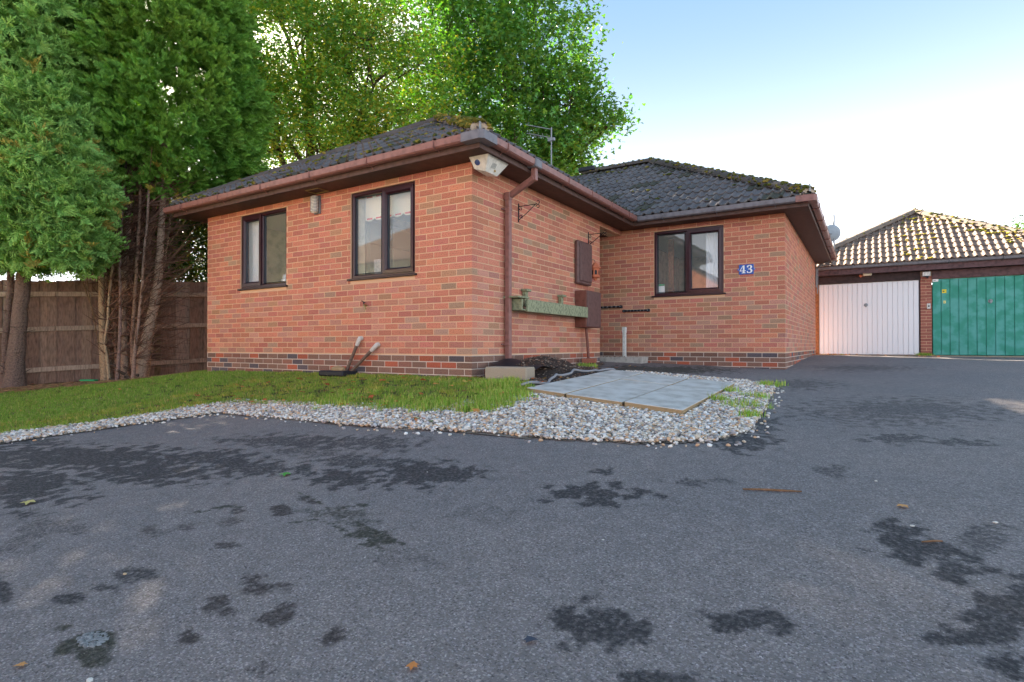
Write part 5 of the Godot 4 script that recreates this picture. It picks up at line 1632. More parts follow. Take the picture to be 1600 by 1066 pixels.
	part("surround", gm, M.black_plastic, gu)
	var gs := MB.new()
	gs.lump(Vector3(0.0, 0.075, 0.0), Vector3(0.12, 0.045, 0.08), rng, 0.08)
	part("stone", gs, M.slab_edge, gu)
	# iron brackets for hanging baskets
	for q in [[-0.993, "black iron basket bracket beside the downpipe"], [-3.122, "black iron basket bracket above the terracotta lantern"]]:
		var br := thing("basket_bracket", q[1], "bracket", Vector3(0.0, 2.19, q[0]), "hanging basket brackets")
		var ib := MB.new()
		ib.cham(Transform3D(Basis.IDENTITY, Vector3(0.006, -0.10, 0)), Vector3(0.010, 0.24, 0.016), 0.002)
		part("wall_bar", ib, M.black_iron, br)
		var arm := MB.new()
		arm.tube([Vector3(0.01, -0.02, 0), Vector3(0.27, -0.02, 0)], 0.0055, 6)
		arm.tube([Vector3(0.01, -0.19, 0), Vector3(0.12, -0.12, 0), Vector3(0.25, -0.022, 0)], 0.0055, 6)
		part("arm", arm, M.black_iron, br)
		var cu := MB.new()
		for cc in [[Vector3(0.285, 0.0, 0), 0.028, 1.0], [Vector3(0.285, -0.052, 0), 0.026, -1.0], [Vector3(0.035, -0.05, 0), 0.02, 1.0], [Vector3(0.04, -0.15, 0), 0.018, -1.0]]:
			var path := []
			for k in 14:
				var t := k / 13.0 * TAU * 0.85
				path.append(cc[0] + Vector3(cos(t + PI) * cc[1], sin(t + PI) * cc[1] * cc[2], 0) * (1.0 - 0.35 * k / 13.0))
			cu.tube(path, 0.0045, 5)
		part("scroll", cu, M.black_iron, br)
	# meter cabinets
	var m1 := thing("meter_cabinet", "dark brown meter cabinet with a raised door panel, high on the side wall", "cabinet", Vector3(0, 1.675, -2.865), "meter cabinets")
	var mb := MB.new()
	mb.cham(Transform3D(Basis.IDENTITY, Vector3(0.035, 0, 0)), Vector3(0.07, 0.665, 0.50), 0.02)
	part("case", mb, M.meter_brown, m1)
	var md := MB.new()
	md.cham(Transform3D(Basis.IDENTITY, Vector3(0.076, 0.01, -0.01)), Vector3(0.022, 0.59, 0.42), 0.009)
	part("door", md, M.meter_brown, m1)
	var m2 := thing("meter_cabinet", "reddish brown meter cabinet low on the side wall, behind the trough's end", "cabinet", Vector3(0, 0.96, -2.90), "meter cabinets")
	var mc := MB.new()
	mc.cham(Transform3D(Basis.IDENTITY, Vector3(0.095, 0, 0)), Vector3(0.19, 0.56, 0.53), 0.008)
	part("case", mc, M.meter_red, m2)
	var me := MB.new()
	me.cham(Transform3D(Basis.IDENTITY, Vector3(0.198, 0, 0)), Vector3(0.014, 0.54, 0.51), 0.005)
	part("door", me, M.meter_brown, m2)
	var pp := thing("meter_pipe", "thin red-brown pipe running from the lower meter cabinet into the ground", "pipe", Vector3(0.09, 0.16, -2.90))
	var pq := MB.new()
	pq.tube([Vector3(0.02, -0.03, 0.0), Vector3(0.0, 0.3, 0.01), Vector3(-0.02, 0.525, 0.02)], 0.021, 8)
	part("pipe", pq, M.meter_red, pp)
	# timber trough on the side wall
	var pt := thing("wall_planter", "mossy green timber planter trough fixed to the side wall", "planter", Vector3(0.0, 0.84, -1.635))
	var b1 := MB.new()
	b1.cham(Transform3D(Basis.IDENTITY, Vector3(0.20, 0.06, -0.12)), Vector3(0.03, 0.155, 1.78), 0.006)
	part("front_board", b1, M.green_timber, pt)
	var b2 := MB.new()
	b2.cham(Transform3D(Basis.IDENTITY, Vector3(0.10, 0.065, 0.87)), Vector3(0.20, 0.14, 0.03), 0.005)
	b2.cham(Transform3D(Basis.IDENTITY, Vector3(0.10, 0.065, -0.97)), Vector3(0.20, 0.13, 0.03), 0.005)
	part("end_board", b2, M.green_timber, pt)
	var b3 := MB.new()
	b3.cham(Transform3D(Basis.IDENTITY, Vector3(0.10, 0.005, -0.05)), Vector3(0.17, 0.02, 1.80), 0.004)
	part("floor_board", b3, M.green_timber, pt)
	var b4 := MB.new()
	b4.cham(Transform3D(Basis.IDENTITY, Vector3(0.10, 0.155, 0.86)), Vector3(0.235, 0.022, 0.27), 0.004)
	part("top_board", b4, M.green_timber, pt)
	for z in [0.52, -0.48]:
		var b5 := MB.new()
		b5.cham(Transform3D(Basis.IDENTITY, Vector3(0.03, 0.17, z)), Vector3(0.05, 0.20, 0.07), 0.005)
		b5.cham(Transform3D(Basis.IDENTITY, Vector3(0.045, 0.275, z)), Vector3(0.09, 0.03, 0.12), 0.005)
		part("hanger", b5, M.green_timber, pt)
	# terracotta lantern
	var tl := thing("terracotta_lantern", "small terracotta lantern with arched openings hanging on the side wall", "lantern", Vector3(0.09, 1.44, -3.20))
	var tm := MB.new()
	tm.lathe(Transform3D.IDENTITY, [Vector2(0, 0), Vector2(0.02, 0.0), Vector2(0.03, 0.03), Vector2(0.075, 0.05), Vector2(0.08, 0.062), Vector2(0.07, 0.064)], 6)
	tm.lathe(Transform3D.IDENTITY, [Vector2(0.068, 0.06), Vector2(0.068, 0.19), Vector2(0.088, 0.195), Vector2(0.09, 0.205), Vector2(0.05, 0.25), Vector2(0.02, 0.285), Vector2(0.0, 0.29)], 6)
	part("body", tm, M.terracotta, tl)
	for k in 6:
		var an := TAU * (k + 0.5) / 6
		var dd := Vector3(sin(an), 0, cos(an))
		var tr := spot(dd * 0.0595, dd)
		var op := MB.new()
		var ps := []
		for j in 9:
			var t := PI * j / 8.0
			ps.append(tr * Vector3(cos(t) * 0.017, 0.145 + sin(t) * 0.02, 0.001))
		ps.append(tr * Vector3(-0.017, 0.09, 0.001))
		ps.append(tr * Vector3(0.017, 0.09, 0.001))
		op.poly(ps)
		part("opening", op, M.black_iron, tl)
	var hk := MB.new()
	hk.tube([Vector3(0, 0.285, 0), Vector3(-0.02, 0.33, 0), Vector3(-0.07, 0.345, 0.01), Vector3(-0.088, 0.345, 0.01)], 0.004, 5)
	part("hook", hk, M.black_iron, tl)
	# grab rails by the porch
	for q in [[-0.60, 0.034, 1.105, "black fluted grab rail partly behind the side wall's edge"], [0.034, 0.54, 1.024, "black fluted grab rail below the window's sill level"]]:
		var gr := thing("grab_rail", q[3], "rail", Vector3((q[0] + q[1]) * 0.5, q[2], bz), "grab rails by the porch")
		var half: float = (q[1] - q[0]) * 0.5
		var rb := MB.new()
		rb.tube([Vector3(-half + 0.03, 0, 0.055), Vector3(half - 0.03, 0, 0.055)], 0.014, 10)
		part("bar", rb, M.galvanised, gr)
		var kb := MB.new()
		for j in 7:
			var x := -half + 0.07 + (2 * half - 0.14) * j / 6.0
			kb.tube([Vector3(x - 0.024, 0, 0.055), Vector3(x + 0.024, 0, 0.055)], 0.019, 10)
		part("grip", kb, M.black_plastic, gr)
		for e in [-1.0, 1.0]:
			var fb := MB.new()
			fb.cham(Transform3D(Basis.IDENTITY, Vector3(e * (half - 0.03), 0, 0.03)), Vector3(0.055, 0.05, 0.06), 0.012)
			part("foot", fb, M.black_plastic, gr)
	# garage lights
	var fl := thing("flood_light", "grey flood light with a sensor on the brick pier between the garages", "light", Vector3(4.975, 2.10, -11.70))
	var lm := MB.new()
	lm.cham(Transform3D(Basis(Vector3.RIGHT, 0.15), Vector3(0, 0.02, 0.13)), Vector3(0.17, 0.12, 0.07), 0.012)
	part("lamp_case", lm, M.grey_metal, fl)
	var lg := MB.new()
	lg.cham(Transform3D(Basis(Vector3.RIGHT, 0.15), Vector3(0, 0.014, 0.168)), Vector3(0.145, 0.095, 0.006), 0.002)
	part("glass", lg, M.white_plastic, fl)
	var ls := MB.new()
	ls.cham(Transform3D(Basis.IDENTITY, Vector3(0.0, -0.02, 0.05)), Vector3(0.06, 0.05, 0.10), 0.008)
	ls.lump(Vector3(0.02, -0.06, 0.11), Vector3(0.03, 0.03, 0.03), rng, 0.03)
	part("sensor", ls, M.black_plastic, fl)
	var fl2 := thing("flood_light", "cream flood light with a round sensor under the white garage's eaves", "light", Vector3(3.78, 2.17, -11.688))
	var l2 := MB.new()
	l2.cham(Transform3D(Basis.IDENTITY, Vector3(0.0, 0.02, 0.10)), Vector3(0.19, 0.06, 0.14), 0.012)
	part("lamp_case", l2, M.cream_wood, fl2)
	var l3 := MB.new()
	l3.lump(Vector3(-0.14, -0.005, 0.08), Vector3(0.045, 0.045, 0.045), rng, 0.03)
	l3.cham(Transform3D(Basis.IDENTITY, Vector3(-0.09, 0.0, 0.04)), Vector3(0.06, 0.03, 0.08), 0.006)
	part("sensor", l3, M.terracotta, fl2)
	var bp := MB.new()
	bp.cham(Transform3D(Basis.IDENTITY, Vector3.ZERO), Vector3(0.07, 0.13, 0.02), 0.005)
	var dbell := solid("door_plate", "small white plate with a dark mark on the pier between the garages", "plate", bp, M.white_plastic, Vector3(5.025, 1.352, -11.687))
	var bq := MB.new()
	bq.cham(Transform3D(Basis.IDENTITY, Vector3(0, 0, 0.012)), Vector3(0.034, 0.034, 0.006), 0.002)
	part("mark", bq, M.dark_print, dbell)
	for q in [[5.326, 1.698, 0.084, 0.088, "sticker_yellow", "yellow square sticker on the green garage door"], [5.332, 1.44, 0.048, 0.062, "sticker_pale", "small pale yellow sticker on the green garage door, under the larger one"], [5.16, 1.965, 0.11, 0.06, "white_paint", "white label strip at the top corner of the green garage door"]]:
		var st := MB.new()
		st.cham(Transform3D.IDENTITY, Vector3(q[2], q[3], 0.003), 0.001)
		var o := solid("sticker", q[5], "sticker", st, M[q[4]], Vector3(q[0], q[1], -11.7 - 0.0145))
		var dm := MB.new()
		dm.cham(Transform3D(Basis.IDENTITY, Vector3(-q[2] * 0.15, -0.002, 0.0025)), Vector3(q[2] * 0.4, q[3] * 0.25, 0.002), 0.0005)
		part("print", dm, M.dark_print if q[4] != "white_paint" else M.grey_metal, o)
	# cables down the end wall
	var cb := thing("wall_cable", "grey cable looping down the end wall's far edge beside the gate", "cable", Vector3(2.69, 0.0, -10.85))
	var cq := MB.new()
	cq.tube([Vector3(0.3, 2.46, 0.2), Vector3(0.1, 2.40, 0.15), Vector3(0.02, 2.33, 0.1), Vector3(0.012, 2.2, 0.08), Vector3(0.012, 1.85, 0.08)], 0.014, 6)
	cq.tube([Vector3(0.3, 2.44, 0.0), Vector3(0.12, 2.40, 0.0), Vector3(0.04, 2.32, -0.02), Vector3(0.03, 1.7, -0.02)], 0.014, 6)
	part("cable", cq, M.galvanised, cb)
	# satellite dish on its pole
	var di := thing("satellite_dish", "grey satellite dish on a tall pole behind the bungalow's far eaves", "satellite dish", Vector3(3.08, 2.47, -11.0))
	var po := MB.new()
	po.tube([Vector3(-0.30, -0.05, -0.1), Vector3(-0.06, -0.04, -0.03), Vector3(0.0, 0.06, 0.0), Vector3(0.0, 1.18, 0.0)], 0.022, 8)
	part("pole", po, M.galvanised, di)
	var ds := MB.new()
	var dt := Transform3D(frame_of(Vector3(0.25, 0.25, -0.9)) * Basis(Vector3.RIGHT, PI / 2), Vector3(-0.07, 0.72, 0.06))
	ds.lathe(dt, [Vector2(0, 0.0), Vector2(0.09, 0.009), Vector2(0.16, 0.03), Vector2(0.21, 0.055), Vector2(0.212, 0.06), Vector2(0.16, 0.036), Vector2(0.09, 0.015), Vector2(0, 0.006)], 24)
	part("dish", ds, M.dish_grey, di)
	var dm2 := MB.new()
	dm2.tube([Vector3(-0.2, 0.70, 0.1), Vector3(0.09, 0.72, 0.0)], 0.02, 8)
	part("arm", dm2, M.galvanised, di)
	# TV aerial on the far side of the wing's roof
	var ar := thing("tv_aerial", "thin grey television aerial on a mast behind the wing's roof", "aerial", Vector3(-1.93, 3.6, -5.5))
	var am := MB.new()
	am.tube([Vector3(0, 0, 0), Vector3(0, 1.46, 0)], 0.014, 6)
	part("mast", am, M.galvanised, ar)
	for q in [[1.42, 0.0], [1.24, 0.02]]:
		var bo := MB.new()
		var dirb := Vector3(-0.78, 0.20, 0.35)
		bo.tube([Vector3(0, q[0], 0) + dirb * 0.02, Vector3(0, q[0], 0) + dirb * 0.62], 0.011, 6)
		part("boom", bo, M.galvanised, ar)
	var ah := MB.new()
	ah.cham(Transform3D(Basis.IDENTITY, Vector3(0.0, 1.20, 0.0)), Vector3(0.16, 0.07, 0.06), 0.008)
	part("head", ah, M.galvanised, ar)
	for i in 5:
		var el := MB.new()
		var pz := Vector3(0, 1.24, 0) + Vector3(-0.78, 0.20, 0.35) * (0.1 + i * 0.11)
		el.tube([pz - Vector3(0.07, 0, 0.15), pz + Vector3(0.07, 0, 0.15)], 0.004, 4)
		part("element", el, M.galvanised, ar)
	# ridge vent on the main roof
	var rv := MB.new()
	rv.cham(Transform3D(Basis.IDENTITY, Vector3(0, 0.04, 0)), Vector3(0.42, 0.10, 0.3), 0.012)
	solid("ridge_vent", "low dark vent box standing on the main ridge", "vent", rv, M.black_plastic, Vector3(-2.05, 4.70, -7.66))
	# indoors, behind the glass
	var cu := MB.new()
	curtain(cu, Vector3(-4.385, 2.385, -0.14), 0.42, 1.13, 0.14)
	solid("curtain", "white net curtain gathered in the left front window", "curtain", cu, M.white_cloth)
	var cu2 := MB.new()
	curtain(cu2, Vector3(1.42, 2.38, bz - 0.29), 0.22, 1.2, 0.10)
	solid("curtain", "white curtain at the right of the window beside the house number", "curtain", cu2, M.white_cloth)
	var cu3 := MB.new()
	cu3.bx(Vector3(0.60, 1.2, bz - 0.9), Vector3(0.70, 2.4, bz - 0.85))
	solid("wood_post", "orange wooden upright inside the window beside the house number", "post", cu3, M.orange_timber)
	var bd := thing("roller_blind", "cream roller blind with a red scalloped edge in the kitchen window", "blind", Vector3(-1.40, 2.385, -0.20))
	var rb2 := MB.new()
	rb2.bx(Vector3(-0.5, -0.30, -0.002), Vector3(0.52, 0.0, 0.002))
	part("cloth", rb2, M.cream_cloth, bd)
	for i in 6:
		var sc := MB.new()
		var ps := []
		for j in 9:
			var t := PI + PI * j / 8.0
			ps.append(Vector3(-0.5 + 0.17 * (i + 0.5) + cos(t) * 0.083, -0.30 + sin(t) * 0.035, 0.001))
		sc.poly(ps)
		var s2 := part("scallop", sc, M.cream_cloth, bd)
		var sr := MB.new()
		sr.bx(Vector3(-0.5 + 0.17 * i + 0.03, -0.318, 0.0022), Vector3(-0.5 + 0.17 * i + 0.135, -0.294, 0.004))
		sr.bx(Vector3(-0.5 + 0.17 * i + 0.03, -0.03, 0.0022), Vector3(-0.5 + 0.17 * i + 0.135, -0.012, 0.004))
		part("red_print", sr, M.red_print, s2)
	var ki := thing("kitchen_cupboard", "cream kitchen cupboards with a leaded glass door inside the kitchen", "cupboard", Vector3(-2.30, 1.22, -1.2), "", PI / 2)
	var kb2 := MB.new()
	kb2.bx(Vector3(-0.55, 0.0, -0.3), Vector3(0.95, 1.0, -0.05))
	part("carcass", kb2, M.cream_wood, ki)
	for q in [[-0.52, -0.06], [-0.04, 0.36]]:
		for r in 3:
			var dd := MB.new()
			dd.cham(Transform3D(Basis.IDENTITY, Vector3((q[0] + q[1]) * 0.5, 0.17 + r * 0.325, -0.035)), Vector3(q[1] - q[0], 0.31, 0.03), 0.012)
			part("door", dd, M.cream_wood, ki)
	var gd := MB.new()
	gd.ring(Transform3D.IDENTITY, 0.40, 0.02, 0.92, 0.98, [Vector2(0, -0.05), Vector2(0, -0.02), Vector2(0.06, -0.02), Vector2(0.07, -0.05)])
	var gdo := part("glass_door", gd, M.cream_wood, ki)
	var ld := MB.new()
	for i in 11:
		for sgn in [-1.0, 1.0]:
			var pa := Vector2(0.66 - 0.19, -0.35 + i * 0.14) if sgn > 0 else Vector2(0.66 + 0.19, -0.35 + i * 0.14)
			var pb := Vector2(0.66 + 0.19 * sgn, -0.35 + i * 0.14 + 0.62)
			var t0 := clampf((0.09 - pa.y) / (pb.y - pa.y), 0.0, 1.0)
			var t1 := clampf((0.91 - pa.y) / (pb.y - pa.y), 0.0, 1.0)
			if t1 - t0 > 0.03:
				var qa := pa.lerp(pb, t0)
				var qb := pa.lerp(pb, t1)
				ld.tube([Vector3(qa.x, qa.y, -0.042), Vector3(qb.x, qb.y, -0.042)], 0.004, 4)
	part("lead_lattice", ld, M.lead, gdo)
	var mg := thing("card", "small white and green card standing inside the window beside the house number", "card", Vector3(0.70, 1.40, bz - 0.115))
	var ca := MB.new()
	ca.bx(Vector3(-0.055, -0.07, -0.002), Vector3(0.055, 0.05, 0.002))
	part("sheet", ca, M.white_paint, mg)
	var cg := MB.new()
	cg.bx(Vector3(-0.055, 0.052, -0.002), Vector3(0.055, 0.085, 0.002))
	part("header", cg, M.sticker_green, mg)
	var box := MB.new()
	box.cham(Transform3D(Basis.IDENTITY, Vector3(0, 0.15, 0)), Vector3(0.18, 0.30, 0.12), 0.006)
	solid("tile_panel", "white patterned tile splashback just inside the kitchen window", "tile", box, M.white_plastic, Vector3(-1.82, 1.27, -0.42))

func curtain(mb: MB, p: Vector3, w: float, h: float, gather: float):
	# hanging folds; the right edge is swept back as it falls
	var nx := 40
	var ny := 14
	var ids := []
	for j in ny + 1:
		var v := float(j) / ny
		for i in nx + 1:
			var u := float(i) / nx
			var ww := w - gather * sin(v * PI * 0.5) * 0.4 + gather * 0.35 * v
			var x := u * ww
			var z := sin(u * 34.0) * 0.016 + sin(u * 13.0 + v * 2.0) * 0.012
			ids.append(mb.vert(p + Vector3(x, -v * h, z), Vector3(-cos(u * 34.0) * 0.6, 0, 1).normalized()))
	for j in ny:
		for i in nx:
			var a: int = ids[j * (nx + 1) + i]
			var b: int = a + 1
			var d: int = a + nx + 1
			mb.face(a, d, b)
			mb.face(b, d, d + 1)

# ---------------------------------------------------------------- things in the yard
func build_yard_things():
	var bl := MB.new()
	bl.cham(Transform3D(Basis(Vector3.UP, 0.12), Vector3.ZERO), Vector3(0.50, 0.14, 0.24), 0.012)
	solid("concrete_block", "pale concrete block lying on the lawn's edge at the downpipe's foot", "block", bl, M.concrete, on_ground(0.42, -0.13, 0.085))
	# black plastic sheet over the pipe's foot
	var sm := MB.new()
	var ids := []
	for j in 9:
		for i in 11:
			var u := i / 10.0
			var v := j / 8.0
			var x := 0.06 + u * 0.62
			var z := -0.78 + v * 0.52
			var y := ground_y(x, z) + 0.165 - 0.05 * u + 0.025 * sin(u * 7.0 + v * 2.0) + 0.02 * sin(v * 6.0 - u * 3.0)
			ids.append(sm.vert(Vector3(x, y, z), Vector3.UP))
	for j in 8:
		for i in 10:
			var a: int = ids[j * 11 + i]
			sm.face(a, a + 12, a + 1)
			sm.face(a, a + 11, a + 12)
	for i in sm.v.size():
		var e := 0.03
		sm.n[i] = Vector3(-0.05 * 7.0 * cos((sm.v[i].x - 0.06) * 11.0) * e * 10.0, 1.0, -0.1).normalized()
	solid("plastic_sheet", "crumpled black plastic sheet at the foot of the downpipe", "sheet", sm, M.black_plastic)
	# brick and trough
	var bk := MB.new()
	bk.col = L(168, 104, 84)
	bk.cham(Transform3D(Basis(Vector3.UP, 0.3), Vector3.ZERO), Vector3(0.215, 0.07, 0.10), 0.008)
	solid("loose_brick", "loose red brick on the soil under the meter pipe", "brick", bk, M.brick, on_ground(0.17, -2.78, 0.075))
	var tr := thing("stone_trough", "low pale stone trough of soil with the white post beside the porch", "trough", on_ground(0.12, -4.24, -0.01))
	var tb := MB.new()
	tb.ring(Transform3D(Basis(Vector3.RIGHT, -PI / 2), Vector3.ZERO), -0.42, -0.15, 0.42, 0.15, [Vector2(0, 0.0), Vector2(-0.012, 0.105), Vector2(0.03, 0.105), Vector2(0.04, 0.04)])
	part("rim", tb, M.pale_concrete, tr)
	var ts := MB.new()
	ts.bx(Vector3(-0.39, 0.0, -0.12), Vector3(0.39, 0.085, 0.12))
	for k in 40:
		ts.lump(Vector3(rng.randf_range(-0.36, 0.36), 0.085, rng.randf_range(-0.1, 0.1)), Vector3.ONE * rng.randf_range(0.012, 0.03), rng, 0.3)
	part("soil", ts, M.soil, tr)
	var po := thing("white_post", "short white square post standing in the stone trough", "post", on_ground(0.17, -4.26, 0.08))
	var pb := MB.new()
	pb.cham(Transform3D(Basis.IDENTITY, Vector3(0, 0.25, 0)), Vector3(0.058, 0.54, 0.05), 0.006)
	part("shaft", pb, M.white_plastic, po)
	var pc := MB.new()
	pc.cham(Transform3D(Basis.IDENTITY, Vector3(0, 0.485, 0)), Vector3(0.072, 0.10, 0.062), 0.008)
	part("cap", pc, M.white_plastic, po)
	# the hose or cable along the edge of the bed
	var path := []
	var way := [Vector2(0.86, 0.36), Vector2(0.93, 0.24), Vector2(0.99, 0.06), Vector2(0.93, -0.10), Vector2(0.90, -0.30), Vector2(0.83, -0.52), Vector2(0.87, -0.74), Vector2(0.79, -0.98), Vector2(0.80, -1.22), Vector2(0.90, -1.46), Vector2(0.98, -1.72), Vector2(0.92, -1.95)]
	for i in way.size() - 1:
		for k in 4:
			var q: Vector2 = way[i].lerp(way[i + 1], k / 4.0)
			path.append(on_ground(q.x, q.y, 0.05 + 0.018 * sin((i + k / 4.0) * 2.1) + 0.02 * float(i > 3 and i < 9)))
	var hb := MB.new()
	hb.tube(path, 0.014, 7)
	solid("garden_edging", "grey wavy plastic edging strip lying between the soil and the slabs", "edging", hb, M.cable)
	var eb := MB.new()
	for i in path.size() - 1:
		eb.quad(path[i] - Vector3(0, 0.06, 0), path[i + 1] - Vector3(0, 0.06, 0), path[i + 1], path[i])
	solid("edging_skirt", "dark buried skirt of the wavy plastic edging strip", "edging", eb, M.black_plastic)
	# twigs and stones on the drive
	for q in [[Vector2(3.228, 2.224), Vector2(3.472, 2.132), 0.0055, "long straight brown twig lying on the tarmac"], [Vector2(3.90, 2.542), Vector2(3.965, 2.50), 0.004, "short bent twig on the dark patch of tarmac"]]:
		var a := on_ground(q[0].x, q[0].y, 0.007)
		var b := on_ground(q[1].x, q[1].y, 0.007)
		var tw := MB.new()
		tw.col = L(150, 112, 84)
		tw.tube([a, a.lerp(b, 0.3) + Vector3(0.004, 0.003, 0.004), a.lerp(b, 0.7) - Vector3(0.003, 0, 0.004), b], [q[2] * 0.7, q[2], q[2], q[2] * 0.6], 6)
		solid("twig", q[3], "twig", tw, M.bark, Vector3.ZERO, "twigs on the drive")
	var stones := [[3.882, 2.366, 0.012, "white pebble on the tarmac near the short twig"], [4.164, 2.171, 0.014, "large white pebble near the drive's outer side"], [1.404, 4.09, 0.012, "pale tan pebble beside the dark streak in the foreground"], [2.029, 4.442, 0.014, "white pebble at the picture's bottom edge"], [2.86, 3.05, 0.008, "tiny white pebble alone on the middle of the drive"], [3.77, 1.76, 0.010, "white pebble on the tarmac past the long twig"], [1.60, 2.62, 0.009, "small white pebble left of the wide dark patch"]]
	for s in stones:
		var mb := MB.new()
		mb.col = L(222, 216, 206) if s[3].find("tan") < 0 else L(206, 178, 140)
		mb.lump(Vector3.ZERO, Vector3(s[2] * 0.75, s[2] * 0.35, s[2] * 0.6), rng, 0.12)
		solid("pebble", s[3], "pebble", mb, M.pebble, on_ground(s[0], s[1], s[2] * 0.25), "single pebbles on the drive")
	var st := MB.new()
	for k in 110:
		var rr := sqrt(rng.randf())
		var an := rng.randf() * TAU
		st.col = shade(L(150, 148, 146), rng.randf_range(0.6, 1.15))
		st.lump(Vector3(cos(an) * rr * 0.052, 0.001, sin(an) * rr * 0.036), Vector3(0.007, 0.003, 0.006) * rng.randf_range(0.7, 1.3), rng, 0.25)
	solid("embedded_stone", "pale crumbled stone set in the tarmac inside a dark mossy ring", "stone", st, M.pebble, on_ground(1.806, 4.348, -0.001))
	# a split yellow leaflet of packaging by the fence
	var pk := MB.new()
	pk.cham(Transform3D(Basis(Vector3.UP, 0.5), Vector3.ZERO), Vector3(0.26, 0.03, 0.10), 0.008)
	solid("green_scrap", "green and white scrap lying at the fence's foot by the conifer stems", "scrap", pk, M.sticker_green, on_ground(-7.35, 0.85, 0.08))

# ---------------------------------------------------------------- trees
func frond(sd: int, droop: float, c0: Color, c1: Color) -> MB:
	# a cluster of flat feathery cypress sprays, about one unit long, growing along +y
	var rg := RandomNumberGenerator.new()
	rg.seed = sd
	var mb := MB.new()
	var kite := func(p: Vector3, d: Vector3, l: float, w: float, n: Vector3):
		var s := d.cross(n).normalized() * w
		var m := p + d * l * 0.45
		mb.col = c0.lerp(c1, rg.randf()) * rg.randf_range(0.8, 1.15)
		mb.quad(p, m + s, p + d * l, m - s)
	for f in 5:
		var tilt := Basis(Vector3.UP, rg.randf() * TAU) * Basis(Vector3.RIGHT, rg.randf_range(0.15, 0.75))
		var n := tilt * Vector3(0, 0, 1)
		var axis := tilt * Vector3.UP
		var sidev := tilt * Vector3.RIGHT
		var lenf := rg.randf_range(0.6, 1.0)
		var p := Vector3(rg.randf_range(-0.08, 0.08), rg.randf_range(-0.1, 0.15), rg.randf_range(-0.08, 0.08))
		var steps := 7
		for i in steps:
			var t := float(i) / steps
			var d := (axis - Vector3.UP * droop * t * 1.3).normalized()
			var q := p + d * (lenf / steps)
			kite.call(p, d, lenf / steps * 1.6, 0.026, n)
			for sg in [-1.0, 1.0]:
				var sd2: Vector3 = (d * 0.8 + sidev * sg * 0.85 - Vector3.UP * droop * 0.25 + n * rg.randf_range(-0.25, 0.25)).normalized()
				var l := lenf * (0.46 - 0.36 * t) * rg.randf_range(0.7, 1.2)
				kite.call(p, sd2, l, 0.034, n)
				kite.call(p + sd2 * l * 0.35, (sd2 + d * 0.9).normalized(), l * 0.55, 0.026, n)
				if l > 0.2:
					kite.call(p + sd2 * l * 0.4, (sd2 * 1.2 - d * 0.1).normalized(), l * 0.5, 0.03, n)
			p = q
	return mb

func leaf_cluster(sd: int, count: int, spread: float, size: float, lobes: int, cols: Array) -> MB:
	# palmate leaves on a short twig, about spread across
	var rg := RandomNumberGenerator.new()
	rg.seed = sd
	var mb := MB.new()
	for k in count:
		var p := Vector3(rg.randfn(0, 0.4), rg.randfn(0, 0.26), rg.randfn(0, 0.4)) * spread
		var up := Vector3(rg.randfn(0, 0.55), 1.0, rg.randfn(0, 0.55)).normalized()
		var dir := Vector3(rg.randf_range(-1, 1), rg.randf_range(-0.9, 0.1), rg.randf_range(-1, 1)).normalized()
		var x := dir.cross(up).normalized()
		var z := x.cross(dir).normalized()
		var s := size * rg.randf_range(0.65, 1.2)
		mb.col = cols[rg.randi() % cols.size()] * rg.randf_range(0.8, 1.15)
		var pts := []
		var m := lobes * 2
		for i in m + 1:
			var a := lerpf(-2.35, 2.35, float(i) / m)
			var r := (1.0 if i % 2 == 1 else 0.52) * (1.0 - 0.16 * absf(a))
			pts.append(p + (dir * cos(a) * r + x * sin(a) * r) * s * 0.62 + z * s * 0.09 * cos(a * 2.0) * (1.0 if i % 2 else 0.2))
		var n := z
		var c := mb.vert(p, n)
		var first := mb.v.size()
		for q in pts:
			mb.vert(q, n)
		for i in m:
			mb.face(c, first + i + 1, first + i)
	return mb

func bark_tube(mb: MB, path: Array, rad: Array, c: Color, seg := 9):
	mb.col = c
	mb.tube(path, rad, seg, true)

func ellipsoid_points(ctr: Vector3, r: Vector3, count: int, inner: float, low := -1.0) -> Array:
	var out := []
	while out.size() < count:
		var d := Vector3(rng.randfn(), rng.randfn(), rng.randfn()).normalized()
		if d.y < low:
			continue
		var k := 1.0 + 0.16 * noise.get_noise_3d(ctr.x * 3.0 + d.x * 2.3, ctr.y + d.y * 2.3, ctr.z * 2.0 + d.z * 2.3) * 2.0
		var f := lerpf(inner, 1.0, sqrt(rng.randf())) * k
		out.append([ctr + Vector3(d.x * r.x, d.y * r.y, d.z * r.z) * f, d])
	return out

